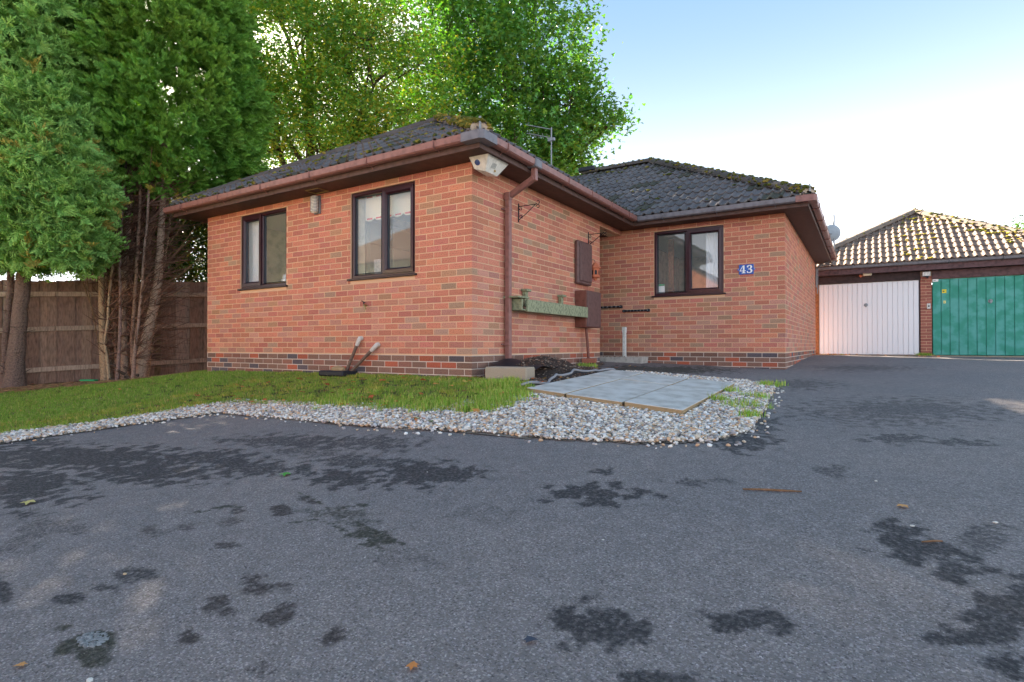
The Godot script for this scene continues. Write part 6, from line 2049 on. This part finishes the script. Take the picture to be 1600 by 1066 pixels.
func build_trees():
	cypress_big()
	cypress_drooping()
	# one more of these conifers stands beyond the fence, behind the drooping one
	var first := get_node("cypress_tree")
	for q in [[Vector2(-16.0, -2.5), "cypress hidden behind the drooping one, beyond the fence"]]:
		var o: Node3D = first.duplicate()
		o.name = numbered("cypress_tree")
		add_child(o)
		o.position = Vector3(q[0].x, -0.6, q[0].y)
		o.rotation.y = rng.randf() * TAU
		tag(o, q[1], "tree", "conifers along the boundary")
	broad_tree("field_maple", "tall yellowing maple with dark bare limbs behind the left half of the roof", Vector3(-10.6, 0, -6.2), 0.19, [[at(470, 60, 17.0), Vector3(3.3, 2.7, 3.0), 130], [at(400, -60, 17.5), Vector3(3.0, 2.6, 3.0), 90], [at(590, 120, 16.5), Vector3(2.5, 2.0, 2.4), 90], [at(560, -80, 17.5), Vector3(3.2, 3.0, 3.0), 100], [at(420, 205, 17.5), Vector3(1.8, 1.1, 1.8), 60], [at(375, 150, 18.0), Vector3(1.6, 1.6, 1.6), 60], [at(560, 190, 17.5), Vector3(1.6, 1.0, 1.5), 45], [at(520, 225, 17.0), Vector3(1.7, 0.7, 1.6), 30], [at(480, -260, 18.0), Vector3(3.8, 2.8, 3.5), 160], [at(350, 40, 18.0), Vector3(2.0, 3.0, 2.0), 90]], 20, 0.62, 0.12, 3, [L(112, 154, 62), L(94, 142, 60), L(140, 164, 60), L(104, 148, 58), L(170, 168, 64), L(98, 146, 66)], 71)
	broad_tree("sycamore", "broad leafy sycamore rising behind the bungalow's wing roof", Vector3(-7.6, 0, -13.0), 0.24, [[at(800, 90, 20.0), Vector3(2.9, 2.6, 2.8), 150], [at(700, 60, 20.0), Vector3(2.4, 2.6, 2.4), 100], [at(870, 150, 20.0), Vector3(1.6, 1.5, 1.6), 60], [at(690, 190, 20.5), Vector3(2.2, 1.4, 2.0), 70], [at(790, 225, 20.0), Vector3(2.3, 1.2, 2.0), 75], [at(880, 230, 20.0), Vector3(1.15, 0.75, 1.2), 34], [at(930, 190, 20.0), Vector3(0.75, 0.42, 0.8), 14], [at(960, 188, 20.0), Vector3(0.3, 0.2, 0.3), 4], [at(780, -100, 20.5), Vector3(3.4, 3.2, 3.2), 150], [at(640, -120, 21.0), Vector3(3.2, 3.0, 3.2), 90], [at(760, -300, 21.0), Vector3(3.8, 3.2, 3.6), 110], [at(880, 272, 21.0), Vector3(1.5, 0.5, 1.2), 24]], 15, 0.58, 0.195, 3, [L(94, 144, 66), L(82, 132, 62), L(106, 152, 70), L(122, 156, 70), L(88, 138, 76)], 72)
	broad_tree("garden_tree", "small tree whose crown shows past the garage roof's right end", Vector3(14.5, 0, -20.0), 0.12, [[at(1640, 372, 24.0), Vector3(1.5, 1.0, 1.4), 40], [at(1600, 368, 24.0), Vector3(0.5, 0.45, 0.5), 9]], 14, 0.5, 0.13, 3, [L(92, 118, 52), L(76, 106, 44)], 73)
	# dark ivy-clad bush seen between the conifer stems and the house
	var bu := thing("shrub", "dark evergreen bush behind the fence at the house's left end", "shrub", at(300, 540, 13.0) - Vector3(0, 0.5, 0))
	var tb := MB.new()
	bark_tube(tb, [Vector3(0, 0, 0), Vector3(0.1, 1.2, 0), Vector3(0.0, 2.6, 0.1)], [0.07, 0.05, 0.02], L(84, 68, 58))
	part("stem", tb, M.bark, bu)
	var where := []
	var cols := []
	for q in ellipsoid_points(Vector3(0.0, 2.5, 0), Vector3(1.7, 2.1, 1.6), 2600, 0.3):
		where.append(Transform3D(Basis(Vector3.UP, rng.randf() * TAU) * Basis(Vector3.RIGHT, rng.randf_range(-0.7, 0.7)), q[0]))
		cols.append(shade(Color.WHITE, rng.randf_range(0.7, 1.1)))
	many("crown", leaf_cluster(5, 16, 0.45, 0.11, 2, [L(50, 84, 40), L(62, 92, 42), L(120, 124, 44)]).mesh(M.leaf), where, cols, bu)

func cypress_big():
	var o := at(205, 592, 9.7)
	var base := on_ground(o.x, o.z)
	var tr := thing("cypress_tree", "tall dense dark green cypress on a clump of bare stems by the house", "tree", base)
	var bark := [L(160, 134, 120), L(172, 148, 130), L(146, 122, 114), L(182, 158, 130), L(154, 124, 106)]
	# stems as seen: photo path points, depth, radius at foot and top
	var stems := [
		[[[166, 588], [160, 520], [158, 440], [162, 370], [172, 270]], 9.75, 0.065, 0.035],
		[[[176, 590], [170, 530], [166, 470], [166, 400], [176, 260]], 9.95, 0.035, 0.02],
		[[[186, 588], [180, 520], [176, 460], [175, 390], [184, 250]], 9.85, 0.04, 0.02],
		[[[196, 586], [192, 500], [194, 420], [200, 330], [206, 230]], 9.65, 0.058, 0.04],
		[[[200, 586], [198, 480], [204, 400], [214, 310], [222, 220]], 9.95, 0.05, 0.032],
		[[[205, 586], [202, 500], [212, 430], [222, 340], [232, 230]], 10.1, 0.03, 0.02],
		[[[215, 590], [226, 540], [238, 490], [246, 440], [250, 380], [254, 300], [258, 200]], 9.6, 0.105, 0.03],
		[[[222, 588], [232, 520], [228, 450], [232, 370], [244, 300], [252, 220]], 9.9, 0.07, 0.028],
		[[[210, 588], [206, 530], [210, 470], [214, 390], [218, 300], [226, 220]], 9.5, 0.032, 0.02],
		[[[190, 588], [186, 540], [196, 470], [206, 400], [216, 300]], 10.2, 0.03, 0.018],
		[[[172, 588], [164, 540], [170, 460], [180, 370], [196, 250]], 9.5, 0.024, 0.014],
		[[[206, 588], [214, 520], [222, 440], [228, 350], [236, 230]], 9.4, 0.028, 0.016],
		[[[228, 588], [240, 520], [250, 450], [262, 370], [270, 270]], 9.9, 0.026, 0.014],
		[[[182, 588], [188, 500], [186, 420], [190, 330], [198, 230]], 9.45, 0.026, 0.016]]
	var tips := []
	for s in stems:
		var mb := MB.new()
		var path := []
		var rad := []
		var m: int = s[0].size()
		for i in m:
			var q: Vector3 = at(s[0][i][0], s[0][i][1], s[1])
			if i == 0:
				q.y = ground_y(q.x, q.z) - 0.05
			path.append(q - base)
			rad.append(lerpf(s[2] * 1.25 if i == 0 else s[2], s[3], float(i) / (m - 1)))
		# finer points along the way, with a little crookedness
		var fine := []
		var fr := []
		for i in m - 1:
			for k in 4:
				var t := k / 4.0
				fine.append(path[i].lerp(path[i + 1], t) + Vector3(rng.randf_range(-1, 1), 0, rng.randf_range(-1, 1)) * 0.008)
				fr.append(lerpf(rad[i], rad[i + 1], t) * rng.randf_range(0.93, 1.08))
		fine.append(path[m - 1])
		fr.append(rad[m - 1])
		bark_tube(mb, fine, fr, bark[rng.randi() % bark.size()])
		part("stem", mb, M.bark, tr)
		tips.append(fine)
	# root flare and cut stubs at the foot
	var rb := MB.new()
	rb.col = L(96, 80, 74)
	for k in 26:
		var a := rng.randf() * TAU
		var p := Vector3(cos(a) * rng.randf_range(0.05, 0.34), rng.randf_range(0.0, 0.35), sin(a) * rng.randf_range(0.05, 0.2))
		rb.col = shade(L(112, 94, 84), rng.randf_range(0.7, 1.2))
		rb.tube([p, p + Vector3(cos(a) * 0.09, rng.randf_range(0.0, 0.07), sin(a) * 0.09 + 0.05)], [0.028, 0.02], 6)
	part("stubs", rb, M.bark, tr).set_meta("kind", "stuff")
	# dead twigs between the stems
	var tw := MB.new()
	for k in 2100:
		var st: Array = tips[rng.randi() % tips.size()]
		var i := int(lerpf(2.0, st.size() - 2.0, pow(rng.randf(), 0.75)))
		var p: Vector3 = st[i]
		var right := rng.randf() < 0.68
		var dir := (side * (rng.randf_range(0.3, 1.0) if right else rng.randf_range(-0.7, 0.5)) + Vector3.UP * rng.randf_range(-0.15, 0.75) + fwd * rng.randf_range(-0.5, 0.6)).normalized()
		var l := rng.randf_range(0.15, 0.75 if right else 0.4)
		tw.col = shade(L(128, 96, 82), rng.randf_range(0.5, 1.3))
		tw.tube([p, p + dir * l * 0.5 + Vector3.UP * rng.randf_range(-0.03, 0.03), p + dir * l + Vector3.UP * rng.randf_range(-0.08, 0.1)], [0.009, 0.006, 0.003], 3, false)
	part("dead_twigs", tw, M.bark, tr).set_meta("kind", "stuff")
	# longer bare branches arching out to the right, in front of the wall's end
	for q in [[[248, 430], [275, 395], [300, 360], [312, 350]], [[246, 450], [280, 430], [318, 398]], [[250, 400], [285, 350], [318, 300]], [[246, 470], [270, 462], [310, 430]], [[252, 380], [270, 330], [285, 300]], [[150, 500], [128, 440], [118, 420]], [[155, 540], [140, 470], [132, 415]]]:
		var bb := MB.new()
		var pth := []
		for z in q:
			pth.append(at(z[0], z[1], 9.7) - base)
		var rr := []
		for i in pth.size():
			rr.append(lerpf(0.012, 0.004, float(i) / (pth.size() - 1)))
		bark_tube(bb, pth, rr, L(134, 108, 84), 5)
		part("branch", bb, M.bark, tr)
	# crown
	var ctr := at(262, 100, 10.5) - base
	var kinds := []
	for k in 4:
		kinds.append(frond(100 + k, 0.25, L(82, 134, 54), L(124, 172, 74)))
	var sets := [[], [], [], []]
	var hues := [[], [], [], []]
	var axis := Vector3(ctr.x, 0, ctr.z)
	for k in 27000:
		var y := rng.randf_range(3.15, 11.0)
		var a := rng.randf() * TAU
		var d := Vector3(cos(a), 0, sin(a))
		var taper := clampf((12.0 - y) / 6.5, 0.1, 1.0)
		var belly := 1.62 * taper * clampf(0.55 + (y - 3.0) * 0.55, 0.55, 1.0)
		var rr := belly * (1.0 + 0.22 * noise.get_noise_3d(d.x * 1.6, y * 0.8, d.z * 1.6) * 2.0 + 0.10 * noise.get_noise_3d(d.x * 5.0, y * 2.6, d.z * 5.0) * 2.0)
		var f := 1.0 - 0.42 * pow(rng.randf(), 1.6)
		var low := 3.25 + 0.18 * noise.get_noise_2d(a * 3.0, 7.0) * 2.0 - 0.45 * maxf(0.0, d.dot(side))
		if y < low + (1.0 - f) * 0.6:
			continue
		var p := axis + Vector3.UP * y + d * rr * f
		var dir := (d * 0.9 + Vector3.UP * rng.randf_range(-0.35, 0.45) + Vector3(rng.randf_range(-0.3, 0.3), 0, rng.randf_range(-0.3, 0.3))).normalized()
		var x := dir.cross(Vector3.UP).normalized()
		var s := rng.randf_range(0.11, 0.20)
		var i := rng.randi() % 4
		sets[i].append(Transform3D(Basis(x, dir, x.cross(dir)).rotated(dir, rng.randf_range(-0.6, 0.6)).scaled(Vector3.ONE * s), p))
		var brown := y < low + 0.5 and rng.randf() < 0.10
		var warm := noise.get_noise_3d(p.x * 0.9, p.y * 0.9, p.z * 0.9)
		var c := Color(1.05 + 0.35 * warm, 1.0 + 0.08 * warm, 0.85) if not brown else Color(2.2, 0.75, 0.7)
		hues[i].append(shade(c, rng.randf_range(0.72, 1.12)))
	for i in 4:
		many("crown", kinds[i].mesh(M.spray), sets[i], hues[i], tr)

func cypress_drooping():
	var o := at(28, 606, 9.15)
	var base := on_ground(o.x, o.z)
	var tr := thing("cypress_tree", "lighter drooping cypress with a leaning trunk at the picture's left edge", "tree", base)
	for s in [[[[22, 606], [24, 560], [32, 480], [38, 420], [44, 350], [50, 200], [60, -40]], 9.15, 0.135, 0.06], [[[6, 606], [8, 540], [14, 470], [16, 400], [14, 330], [10, 200]], 9.3, 0.055, 0.03], [[[16, 600], [18, 480], [18, 400], [22, 320]], 9.6, 0.04, 0.03]]:
		var mb := MB.new()
		var path := []
		var rad := []
		var m: int = s[0].size()
		for i in m:
			var q: Vector3 = at(s[0][i][0], s[0][i][1], s[1])
			if i == 0:
				q.y = ground_y(q.x, q.z) - 0.05
			path.append(q - base)
			rad.append(lerpf(s[2] * (1.35 if i == 0 else 1.0), s[3], float(i) / (m - 1)))
		var fine := []
		var fr := []
		for i in m - 1:
			for k in 4:
				fine.append(path[i].lerp(path[i + 1], k / 4.0) + Vector3(rng.randf_range(-1, 1), 0, rng.randf_range(-1, 1)) * 0.01)
				fr.append(lerpf(rad[i], rad[i + 1], k / 4.0) * rng.randf_range(0.92, 1.1))
		fine.append(path[m - 1])
		fr.append(rad[m - 1])
		bark_tube(mb, fine, fr, shade(L(132, 112, 104), rng.randf_range(0.85, 1.1)), 10)
		part("trunk" if s[2] > 0.1 else "stem", mb, M.bark, tr)
	var sb := MB.new()
	for k in 60:
		var p: Vector3 = at(rng.randf_range(8, 44), rng.randf_range(420, 590), 9.15) - base
		var a := rng.randf() * TAU
		sb.col = shade(L(116, 96, 86), rng.randf_range(0.7, 1.2))
		sb.tube([p, p + Vector3(cos(a), rng.randf_range(0, 0.5), sin(a)) * rng.randf_range(0.1, 0.28)], [0.008, 0.003], 4, false)
	part("dead_twigs", sb, M.bark, tr).set_meta("kind", "stuff")
	var kinds := []
	for k in 4:
		kinds.append(frond(200 + k, 0.85, L(104, 156, 78), L(146, 188, 102)))
	var dark := []
	for k in 2:
		dark.append(frond(210 + k, 0.6, L(78, 126, 72), L(112, 156, 88)))
	var sets := [[], [], [], [], [], []]
	var hues := [[], [], [], [], [], []]
	# boughs: middle, radii, sprays, darker kind
	for b in [[at(85, 290, 8.5), Vector3(0.66, 0.95, 0.7), 900, false], [at(70, 200, 8.6), Vector3(0.6, 0.8, 0.7), 520, false], [at(40, 330, 8.8), Vector3(0.7, 0.55, 0.7), 520, false], [at(110, 380, 8.5), Vector3(0.38, 0.35, 0.5), 260, false], [at(50, 395, 8.9), Vector3(0.75, 0.25, 0.6), 200, false], [at(-40, 250, 9.2), Vector3(1.1, 1.3, 1.0), 700, true], [at(20, 110, 9.0), Vector3(1.0, 0.95, 0.9), 760, false], [at(60, 40, 9.0), Vector3(0.75, 1.1, 0.9), 720, false], [at(40, -60, 9.4), Vector3(1.3, 1.2, 1.2), 700, true], [at(60, -220, 9.5), Vector3(1.2, 1.4, 1.2), 500, true]]:
		for q in ellipsoid_points(b[0] - base, b[1], b[2], 0.35):
			var d: Vector3 = q[1]
			var dir: Vector3 = (Vector3(d.x, 0, d.z) * 0.75 + Vector3.DOWN * rng.randf_range(0.0, 0.75)).normalized()
			var x := dir.cross(Vector3.UP).normalized()
			var s := rng.randf_range(0.22, 0.38)
			var i: int = rng.randi() % 4 if not b[3] else 4 + rng.randi() % 2
			sets[i].append(Transform3D(Basis(x, dir, x.cross(dir)).rotated(dir, rng.randf_range(-0.7, 0.7)).scaled(Vector3.ONE * s), q[0]))
			hues[i].append(shade(Color(1.0, 1.0, 0.95) if rng.randf() > 0.03 else Color(1.8, 0.8, 0.7), rng.randf_range(0.75, 1.12)))
	for i in 6:
		many("crown", (kinds[i] if i < 4 else dark[i - 4]).mesh(M.spray), sets[i], hues[i], tr)

func broad_tree(called: String, label: String, foot: Vector3, trunk_r: float, lobes: Array, leaves: int, spread: float, size: float, lobe_n: int, cols: Array, sd: int):
	var base := Vector3(foot.x, ground_y(clampf(foot.x, -13, 13), clampf(foot.z, -12, 8)) - 0.1, foot.z)
	var tr := thing(called, label, "tree", base)
	rng.seed = sd
	var centres := []
	var mid := Vector3.ZERO
	var total := 0.0
	for l in lobes:
		mid += (l[0] - base) * l[2]
		total += l[2]
	mid /= total
	var topy := 0.0
	var kinds := []
	for k in 4:
		kinds.append(leaf_cluster(sd * 10 + k, leaves, spread, size, lobe_n, cols).mesh(M.leaf))
	var sets := [[], [], [], []]
	var hues := [[], [], [], []]
	var limbs := MB.new()
	limbs.col = L(84, 72, 60)
	# the trunk rises to the middle of the crown
	var trunk := []
	var tr_r := []
	var lowest := 1e9
	for l in lobes:
		topy = maxf(topy, l[0].y - base.y)
		lowest = minf(lowest, l[0].y - base.y - l[1].y)
	for i in 9:
		var t := i / 8.0
		var p := Vector3(mid.x * t * t, topy * 0.92 * t, mid.z * t * t)
		trunk.append(p + Vector3(rng.randf_range(-1, 1), 0, rng.randf_range(-1, 1)) * 0.12 * float(i > 0))
		tr_r.append(lerpf(trunk_r * (1.3 if i == 0 else 1.0), 0.04, t))
	var tb := MB.new()
	bark_tube(tb, trunk, tr_r, L(92, 80, 68), 10)
	part("trunk", tb, M.bark, tr)
	for l in lobes:
		var c: Vector3 = l[0] - base
		# a limb to each bough
		var ti := clampi(int(8.0 * (c.y * 0.7) / maxf(topy, 0.1)), 2, 7)
		var a: Vector3 = trunk[ti]
		var m1 := a.lerp(c, 0.45) + Vector3(rng.randf_range(-0.3, 0.3), 0.25, rng.randf_range(-0.3, 0.3))
		limbs.tube([a, m1, c], [tr_r[ti] * 0.55, tr_r[ti] * 0.36 + 0.02, 0.03], 7)
		var nodes := []
		for k in 9:
			var dd := Vector3(rng.randfn(), rng.randfn() * 0.8, rng.randfn()).normalized()
			var nd := c + Vector3(dd.x * l[1].x, dd.y * l[1].y, dd.z * l[1].z) * rng.randf_range(0.35, 0.6)
			var from := m1.lerp(c, rng.randf_range(0.3, 1.0))
			limbs.tube([from, from.lerp(nd, 0.5) + Vector3(rng.randf_range(-0.2, 0.2), rng.randf_range(-0.1, 0.25), rng.randf_range(-0.2, 0.2)), nd], [0.04, 0.028, 0.016], 5, false)
			nodes.append(nd)
		for q in ellipsoid_points(c, l[1], l[2], 0.25):
			var p: Vector3 = q[0]
			if rng.randf() < 0.8:
				var s: Vector3 = nodes[0]
				for nd in nodes:
					if nd.distance_squared_to(p) < s.distance_squared_to(p):
						s = nd
				var bend := s.lerp(p, 0.55) + Vector3(rng.randf_range(-0.15, 0.15), rng.randf_range(-0.05, 0.25), rng.randf_range(-0.15, 0.15))
				limbs.tube([s, bend, p], [0.014, 0.009, 0.003], 4, false)
			for e in (9 if called == "field_maple" else 5):
				var i := rng.randi() % 4
				var off := Vector3(rng.randfn(0, 0.26), rng.randfn(0, 0.2), rng.randfn(0, 0.26))
				sets[i].append(Transform3D(Basis(Vector3.UP, rng.randf() * TAU) * Basis(Vector3.RIGHT, rng.randf_range(-0.4, 0.4)), p + off))
				var warm := noise.get_noise_3d(p.x * 0.6, p.y * 0.6, p.z * 0.6)
				hues[i].append(shade(Color(1.0 + 0.5 * maxf(warm, -0.2), 1.0 + 0.12 * warm, 0.95), rng.randf_range(0.8, 1.12)))
	part("branches", limbs, M.bark, tr)
	for i in 4:
		many("crown", kinds[i], sets[i], hues[i], tr)

# ---------------------------------------------------------------- grass, gravel, soil
func blade_tuft(sd: int, count: int, h: float, spread: float) -> MB:
	var rg := RandomNumberGenerator.new()
	rg.seed = sd
	var mb := MB.new()
	for k in count:
		var p := Vector3(rg.randfn(0, 1), 0, rg.randfn(0, 1)) * spread * 0.5
		var a := rg.randf() * TAU
		var lean := Vector3(cos(a), 0, sin(a)) * rg.randf_range(0.1, 0.75)
		var hh := h * rg.randf_range(0.5, 1.15)
		var w := Vector3(-sin(a), 0, cos(a)) * rg.randf_range(0.0016, 0.003)
		var r := rg.randf()
		mb.col = L(134, 164, 66) if r < 0.5 else L(156, 180, 82) if r < 0.8 else L(190, 176, 112)
		mb.col = shade(mb.col, rg.randf_range(0.8, 1.15))
		var m := p + lean * hh * 0.35 + Vector3.UP * hh * 0.6
		var t := p + lean * hh + Vector3.UP * hh * 0.95
		mb.quad(p - w, p + w, m + w * 0.8, m - w * 0.8)
		mb.tri(m - w * 0.8, m + w * 0.8, t)
	return mb

func build_planting():
	rng.seed = 99
	var gr := thing("grass", "short green lawn grass in front of the bungalow and fence", "grass")
	gr.set_meta("kind", "stuff")
	var sets := [[], [], []]
	var hues := [[], [], []]
	var put := func(x: float, z: float, s: float, k: int, c: Color):
		sets[k].append(Transform3D(Basis(soil_normal(x, z).cross(Vector3.BACK).normalized(), Vector3.UP, Vector3.BACK).orthonormalized().rotated(Vector3.UP, rng.randf() * TAU).scaled(Vector3.ONE * s), on_ground(x, z, 0.02)))
		hues[k].append(c)
	var lawn := PackedVector2Array(LAWN)
	var n := 0
	while n < 15000:
		var x := rng.randf_range(-9.2, 1.25)
		var z := rng.randf_range(-2.5, 6.5)
		if x < -6.2 and rng.randf() < 0.4:
			continue
		if not Geometry2D.is_point_in_polygon(Vector2(x, z), lawn):
			continue
		# bare needle ground along the fence
		var to_fence := (x + 8.9) * 0.93 + (z - 1.6) * 0.36
		if to_fence < 1.0 + 0.4 * noise.get_noise_2d(x * 2.0, z * 2.0) and rng.randf() < 0.94:
			continue
		n += 1
		var patch := noise.get_noise_2d(x * 1.6 + 30.0, z * 1.6)
		var dry := noise.get_noise_2d(x * 3.0, z * 3.0 + 50.0)
		var c := Color(1, 1, 0.9).lerp(Color(1.45, 1.08, 1.0), clampf(dry * 2.6, 0.0, 1.0)) if x > -3.4 else Color(0.9, 1.0, 0.85)
		put.call(x, z, rng.randf_range(0.75, 1.2) * (1.0 + 0.3 * patch), rng.randi() % 2, shade(c, rng.randf_range(0.8, 1.15)))
	# longer tufts at the gravel's edge and against the walls
	for q in [[0.95, 1.12, 0.24, 90], [0.45, 1.2, 0.2, 60], [0.62, 0.28, 0.28, 120], [0.9, 0.75, 0.22, 80], [0.0, 1.2, 0.25, 40], [-0.8, 1.15, 0.3, 40], [2.8, -1.85, 0.2, 14], [2.8, -0.2, 0.16, 12], [2.85, -0.8, 0.14, 9], [2.6, -0.35, 0.06, 6], [2.55, -1.0, 0.08, 7], [4.95, -11.55, 0.12, 40], [0.35, -2.3, 0.12, 16], [2.98, 0.3, 0.08, 10]]:
		for k in q[3]:
			put.call(q[0] + rng.randfn(0, q[2] * 0.5), q[1] + rng.randfn(0, q[2] * 0.5), rng.randf_range(0.8, 1.3), 2, shade(Color(0.95, 1.12, 0.75), rng.randf_range(0.85, 1.2)))
	for k in 3:
		many("tufts", blade_tuft(300 + k, 22, 0.034 if k < 2 else 0.06, 0.06).mesh(M.blade), sets[k], hues[k], gr)
	# pebbles
	var gv := thing("gravel", "pale mixed gravel strip and patch round the paving and lawn", "gravel")
	gv.set_meta("kind", "stuff")
	var psets := [[], [], []]
	var phues := [[], [], []]
	var kinds := []
	for k in 3:
		var mb := MB.new()
		mb.lump(Vector3.ZERO, Vector3(1, 0.6, 0.8), rng, 0.18)
		kinds.append(mb.mesh(M.pebble))
	var grav := PackedVector2Array(GRAVEL)
	var pals := [L(236, 228, 216), L(220, 202, 180), L(200, 194, 192), L(242, 236, 228), L(212, 172, 136), L(172, 164, 162), L(232, 222, 210), L(206, 184, 160), L(146, 136, 130)]
	n = 0
	while n < 34000:
		var x := rng.randf_range(-2.95, 3.15)
		var z := rng.randf_range(-2.3, 5.0)
		var inb := Geometry2D.is_point_in_polygon(Vector2(x, z), grav)
		if not inb:
			# a few strays just off the edge
			if rng.randf() > 0.03 or x < -2.2 and z > 2.0:
				continue
			if not Geometry2D.is_point_in_polygon(Vector2(x - 0.12, z - 0.1), grav):
				continue
		if x > 1.02 and x < 2.5 and z < 0.57 and z > -1.58:
			continue
		if x < 1.0 and z < 1.0 and z > -1.6:
			continue
		n += 1
		var s := 0.007 + 0.015 * pow(rng.randf(), 1.3)
		var k := rng.randi() % 3
		var b := Basis(Vector3.UP, rng.randf() * TAU) * Basis(Vector3.RIGHT, rng.randf_range(-0.5, 0.5)) * Basis(Vector3.BACK, rng.randf_range(-0.5, 0.5))
		psets[k].append(Transform3D(b.scaled(Vector3.ONE * s), on_ground(x, z, (0.012 + rng.randf() * 0.02) if inb else 0.006)))
		phues[k].append(shade(pals[rng.randi() % pals.size()], rng.randf_range(0.88, 1.12)))
	for k in 3:
		many("pebbles", kinds[k], psets[k], phues[k], gv)
	# bark chips and crumbs on the soil
	var ch := thing("bark_chips", "brown bark chips and crumbs strewn over the soil heap", "bark chips")
	ch.set_meta("kind", "stuff")
	var cm := MB.new()
	cm.cham(Transform3D.IDENTITY, Vector3(1.0, 0.25, 0.5), 0.1)
	var cs := []
	var cc := []
	var bed := PackedVector2Array(BED)
	while cs.size() < 2600:
		var x := rng.randf_range(0.0, 1.05)
		var z := rng.randf_range(-3.0, 0.4)
		if not Geometry2D.is_point_in_polygon(Vector2(x, z), bed):
			continue
		cs.append(Transform3D((Basis(Vector3.UP, rng.randf() * TAU) * Basis(Vector3.RIGHT, rng.randf_range(-0.6, 0.6))).scaled(Vector3.ONE * rng.randf_range(0.008, 0.03)), on_ground(x, z, bed_lift(x, z) + 0.004)))
		cc.append(shade([L(126, 96, 82), L(104, 80, 70), L(150, 120, 100), L(86, 70, 64), L(170, 150, 132)][rng.randi() % 5], rng.randf_range(0.7, 1.1)))
	many("chips", cm.mesh(M.chip), cs, cc, ch)
	# needles under the conifers
	var nd := thing("fallen_needles", "brown fallen needles and stalks along the fence's foot", "needles")
	nd.set_meta("kind", "stuff")
	var nm := MB.new()
	nm.tube([Vector3(-0.5, 0, 0), Vector3(0, 0.06, 0.05), Vector3(0.5, 0, 0)], [0.02, 0.03, 0.012], 3, false)
	var ns := []
	var nc := []
	for k in 3500:
		var s := rng.randf_range(-1.0, 7.0)
		var x := -8.7 + s * 0.30 + rng.randf_range(0.0, 1.5)
		var z := 3.0 - s * 0.72 + rng.randf_range(-0.4, 0.4)
		ns.append(Transform3D(Basis(Vector3.UP, rng.randf() * TAU).scaled(Vector3.ONE * rng.randf_range(0.05, 0.16)), on_ground(x, z, 0.05)))
		nc.append(shade(L(158, 124, 94), rng.randf_range(0.55, 1.2)))
	many("needles", nm.mesh(M.chip), ns, nc, nd)

# ---------------------------------------------------------------- fallen leaves
func leaf_shape(sd: int, c: Color) -> MB:
	var mb := leaf_cluster(sd, 1, 0.0, 1.0, 3, [c])
	return mb

func build_litter():
	rng.seed = 123
	var spots := [[0.792, 2.964, 0.055, L(86, 150, 66), "green fallen leaf on the tarmac below the lawn's corner"], [-0.06, 3.916, 0.055, L(196, 178, 110), "pale fallen leaf on the tarmac at the picture's left"], [3.861, 2.14, 0.035, L(206, 150, 92), "curled tan leaf on the tarmac right of the long twig"], [2.736, 4.002, 0.025, L(206, 130, 70), "orange scrap of leaf at the picture's bottom"], [1.792, 4.511, 0.022, L(196, 140, 84), "small tan leaf in the lower left corner"], [2.948, 3.762, 0.03, L(70, 74, 86), "dark curled leaf beside the round dark stain"]]
	for q in spots:
		var mb := flat_leaf(q[2] * 0.75, q[3])
		var o := solid("fallen_leaf", q[4], "leaf", mb, M.dry_leaf, on_ground(q[0], q[1], 0.008), "single leaves on the drive")
		o.rotation.y = rng.randf() * TAU
	# leaves on the lawn, the gravel and by the garages
	var where := []
	var cols := []
	var pal := [L(196, 108, 58), L(176, 92, 50), L(206, 140, 70), L(150, 84, 56), L(214, 172, 84), L(120, 140, 60)]
	for k in 260:
		var x := 0.0
		var z := 0.0
		var r := rng.randf()
		if r < 0.42:
			x = rng.randf_range(-3.2, 1.2)
			z = rng.randf_range(0.3, 1.75)
		elif r < 0.62:
			x = 2.9 + rng.randfn(0, 0.25)
			z = -10.6 + rng.randfn(0, 0.5)
		elif r < 0.74:
			x = rng.randf_range(0.2, 1.1)
			z = rng.randf_range(-3.2, 0.3)
		elif r < 0.88:
			x = rng.randf_range(-8.5, -2.4)
			z = rng.randf_range(0.5, 4.0)
		else:
			x = rng.randf_range(2.8, 7.5)
			z = rng.randf_range(-11.4, -9.5)
		where.append(Transform3D((Basis(Vector3.UP, rng.randf() * TAU) * Basis(Vector3.RIGHT, rng.randf_range(-0.5, 0.5))).scaled(Vector3.ONE * rng.randf_range(0.02, 0.045)), on_ground(x, z, 0.06 if x < 1.2 and z > 0.0 and z < 1.5 else 0.03)))
		cols.append(shade(pal[rng.randi() % pal.size()], rng.randf_range(0.75, 1.1)))
	var lt := thing("leaf_litter", "scattered orange and brown fallen leaves on lawn, gravel and drive", "leaves")
	lt.set_meta("kind", "stuff")
	many("leaves", flat_leaf(1.0, Color.WHITE).mesh(M.dry_leaf), where, cols, lt)

func flat_leaf(s: float, c: Color) -> MB:
	var mb := MB.new()
	mb.col = c
	var ctr := Vector3(0, 0.12, 0) * s
	var pts := []
	for i in 11:
		var a := lerpf(-2.6, 2.6, i / 10.0)
		var r := 1.0 if i % 2 == 1 else 0.6
		pts.append(Vector3(sin(a) * r, 0.1 * cos(a * 3.0) + (0.16 if i % 2 == 0 else 0.0), cos(a) * r) * s)
	for i in 10:
		mb.tri(ctr, pts[i], pts[i + 1])
	mb.tri(ctr, pts[10], pts[0])
	return mb
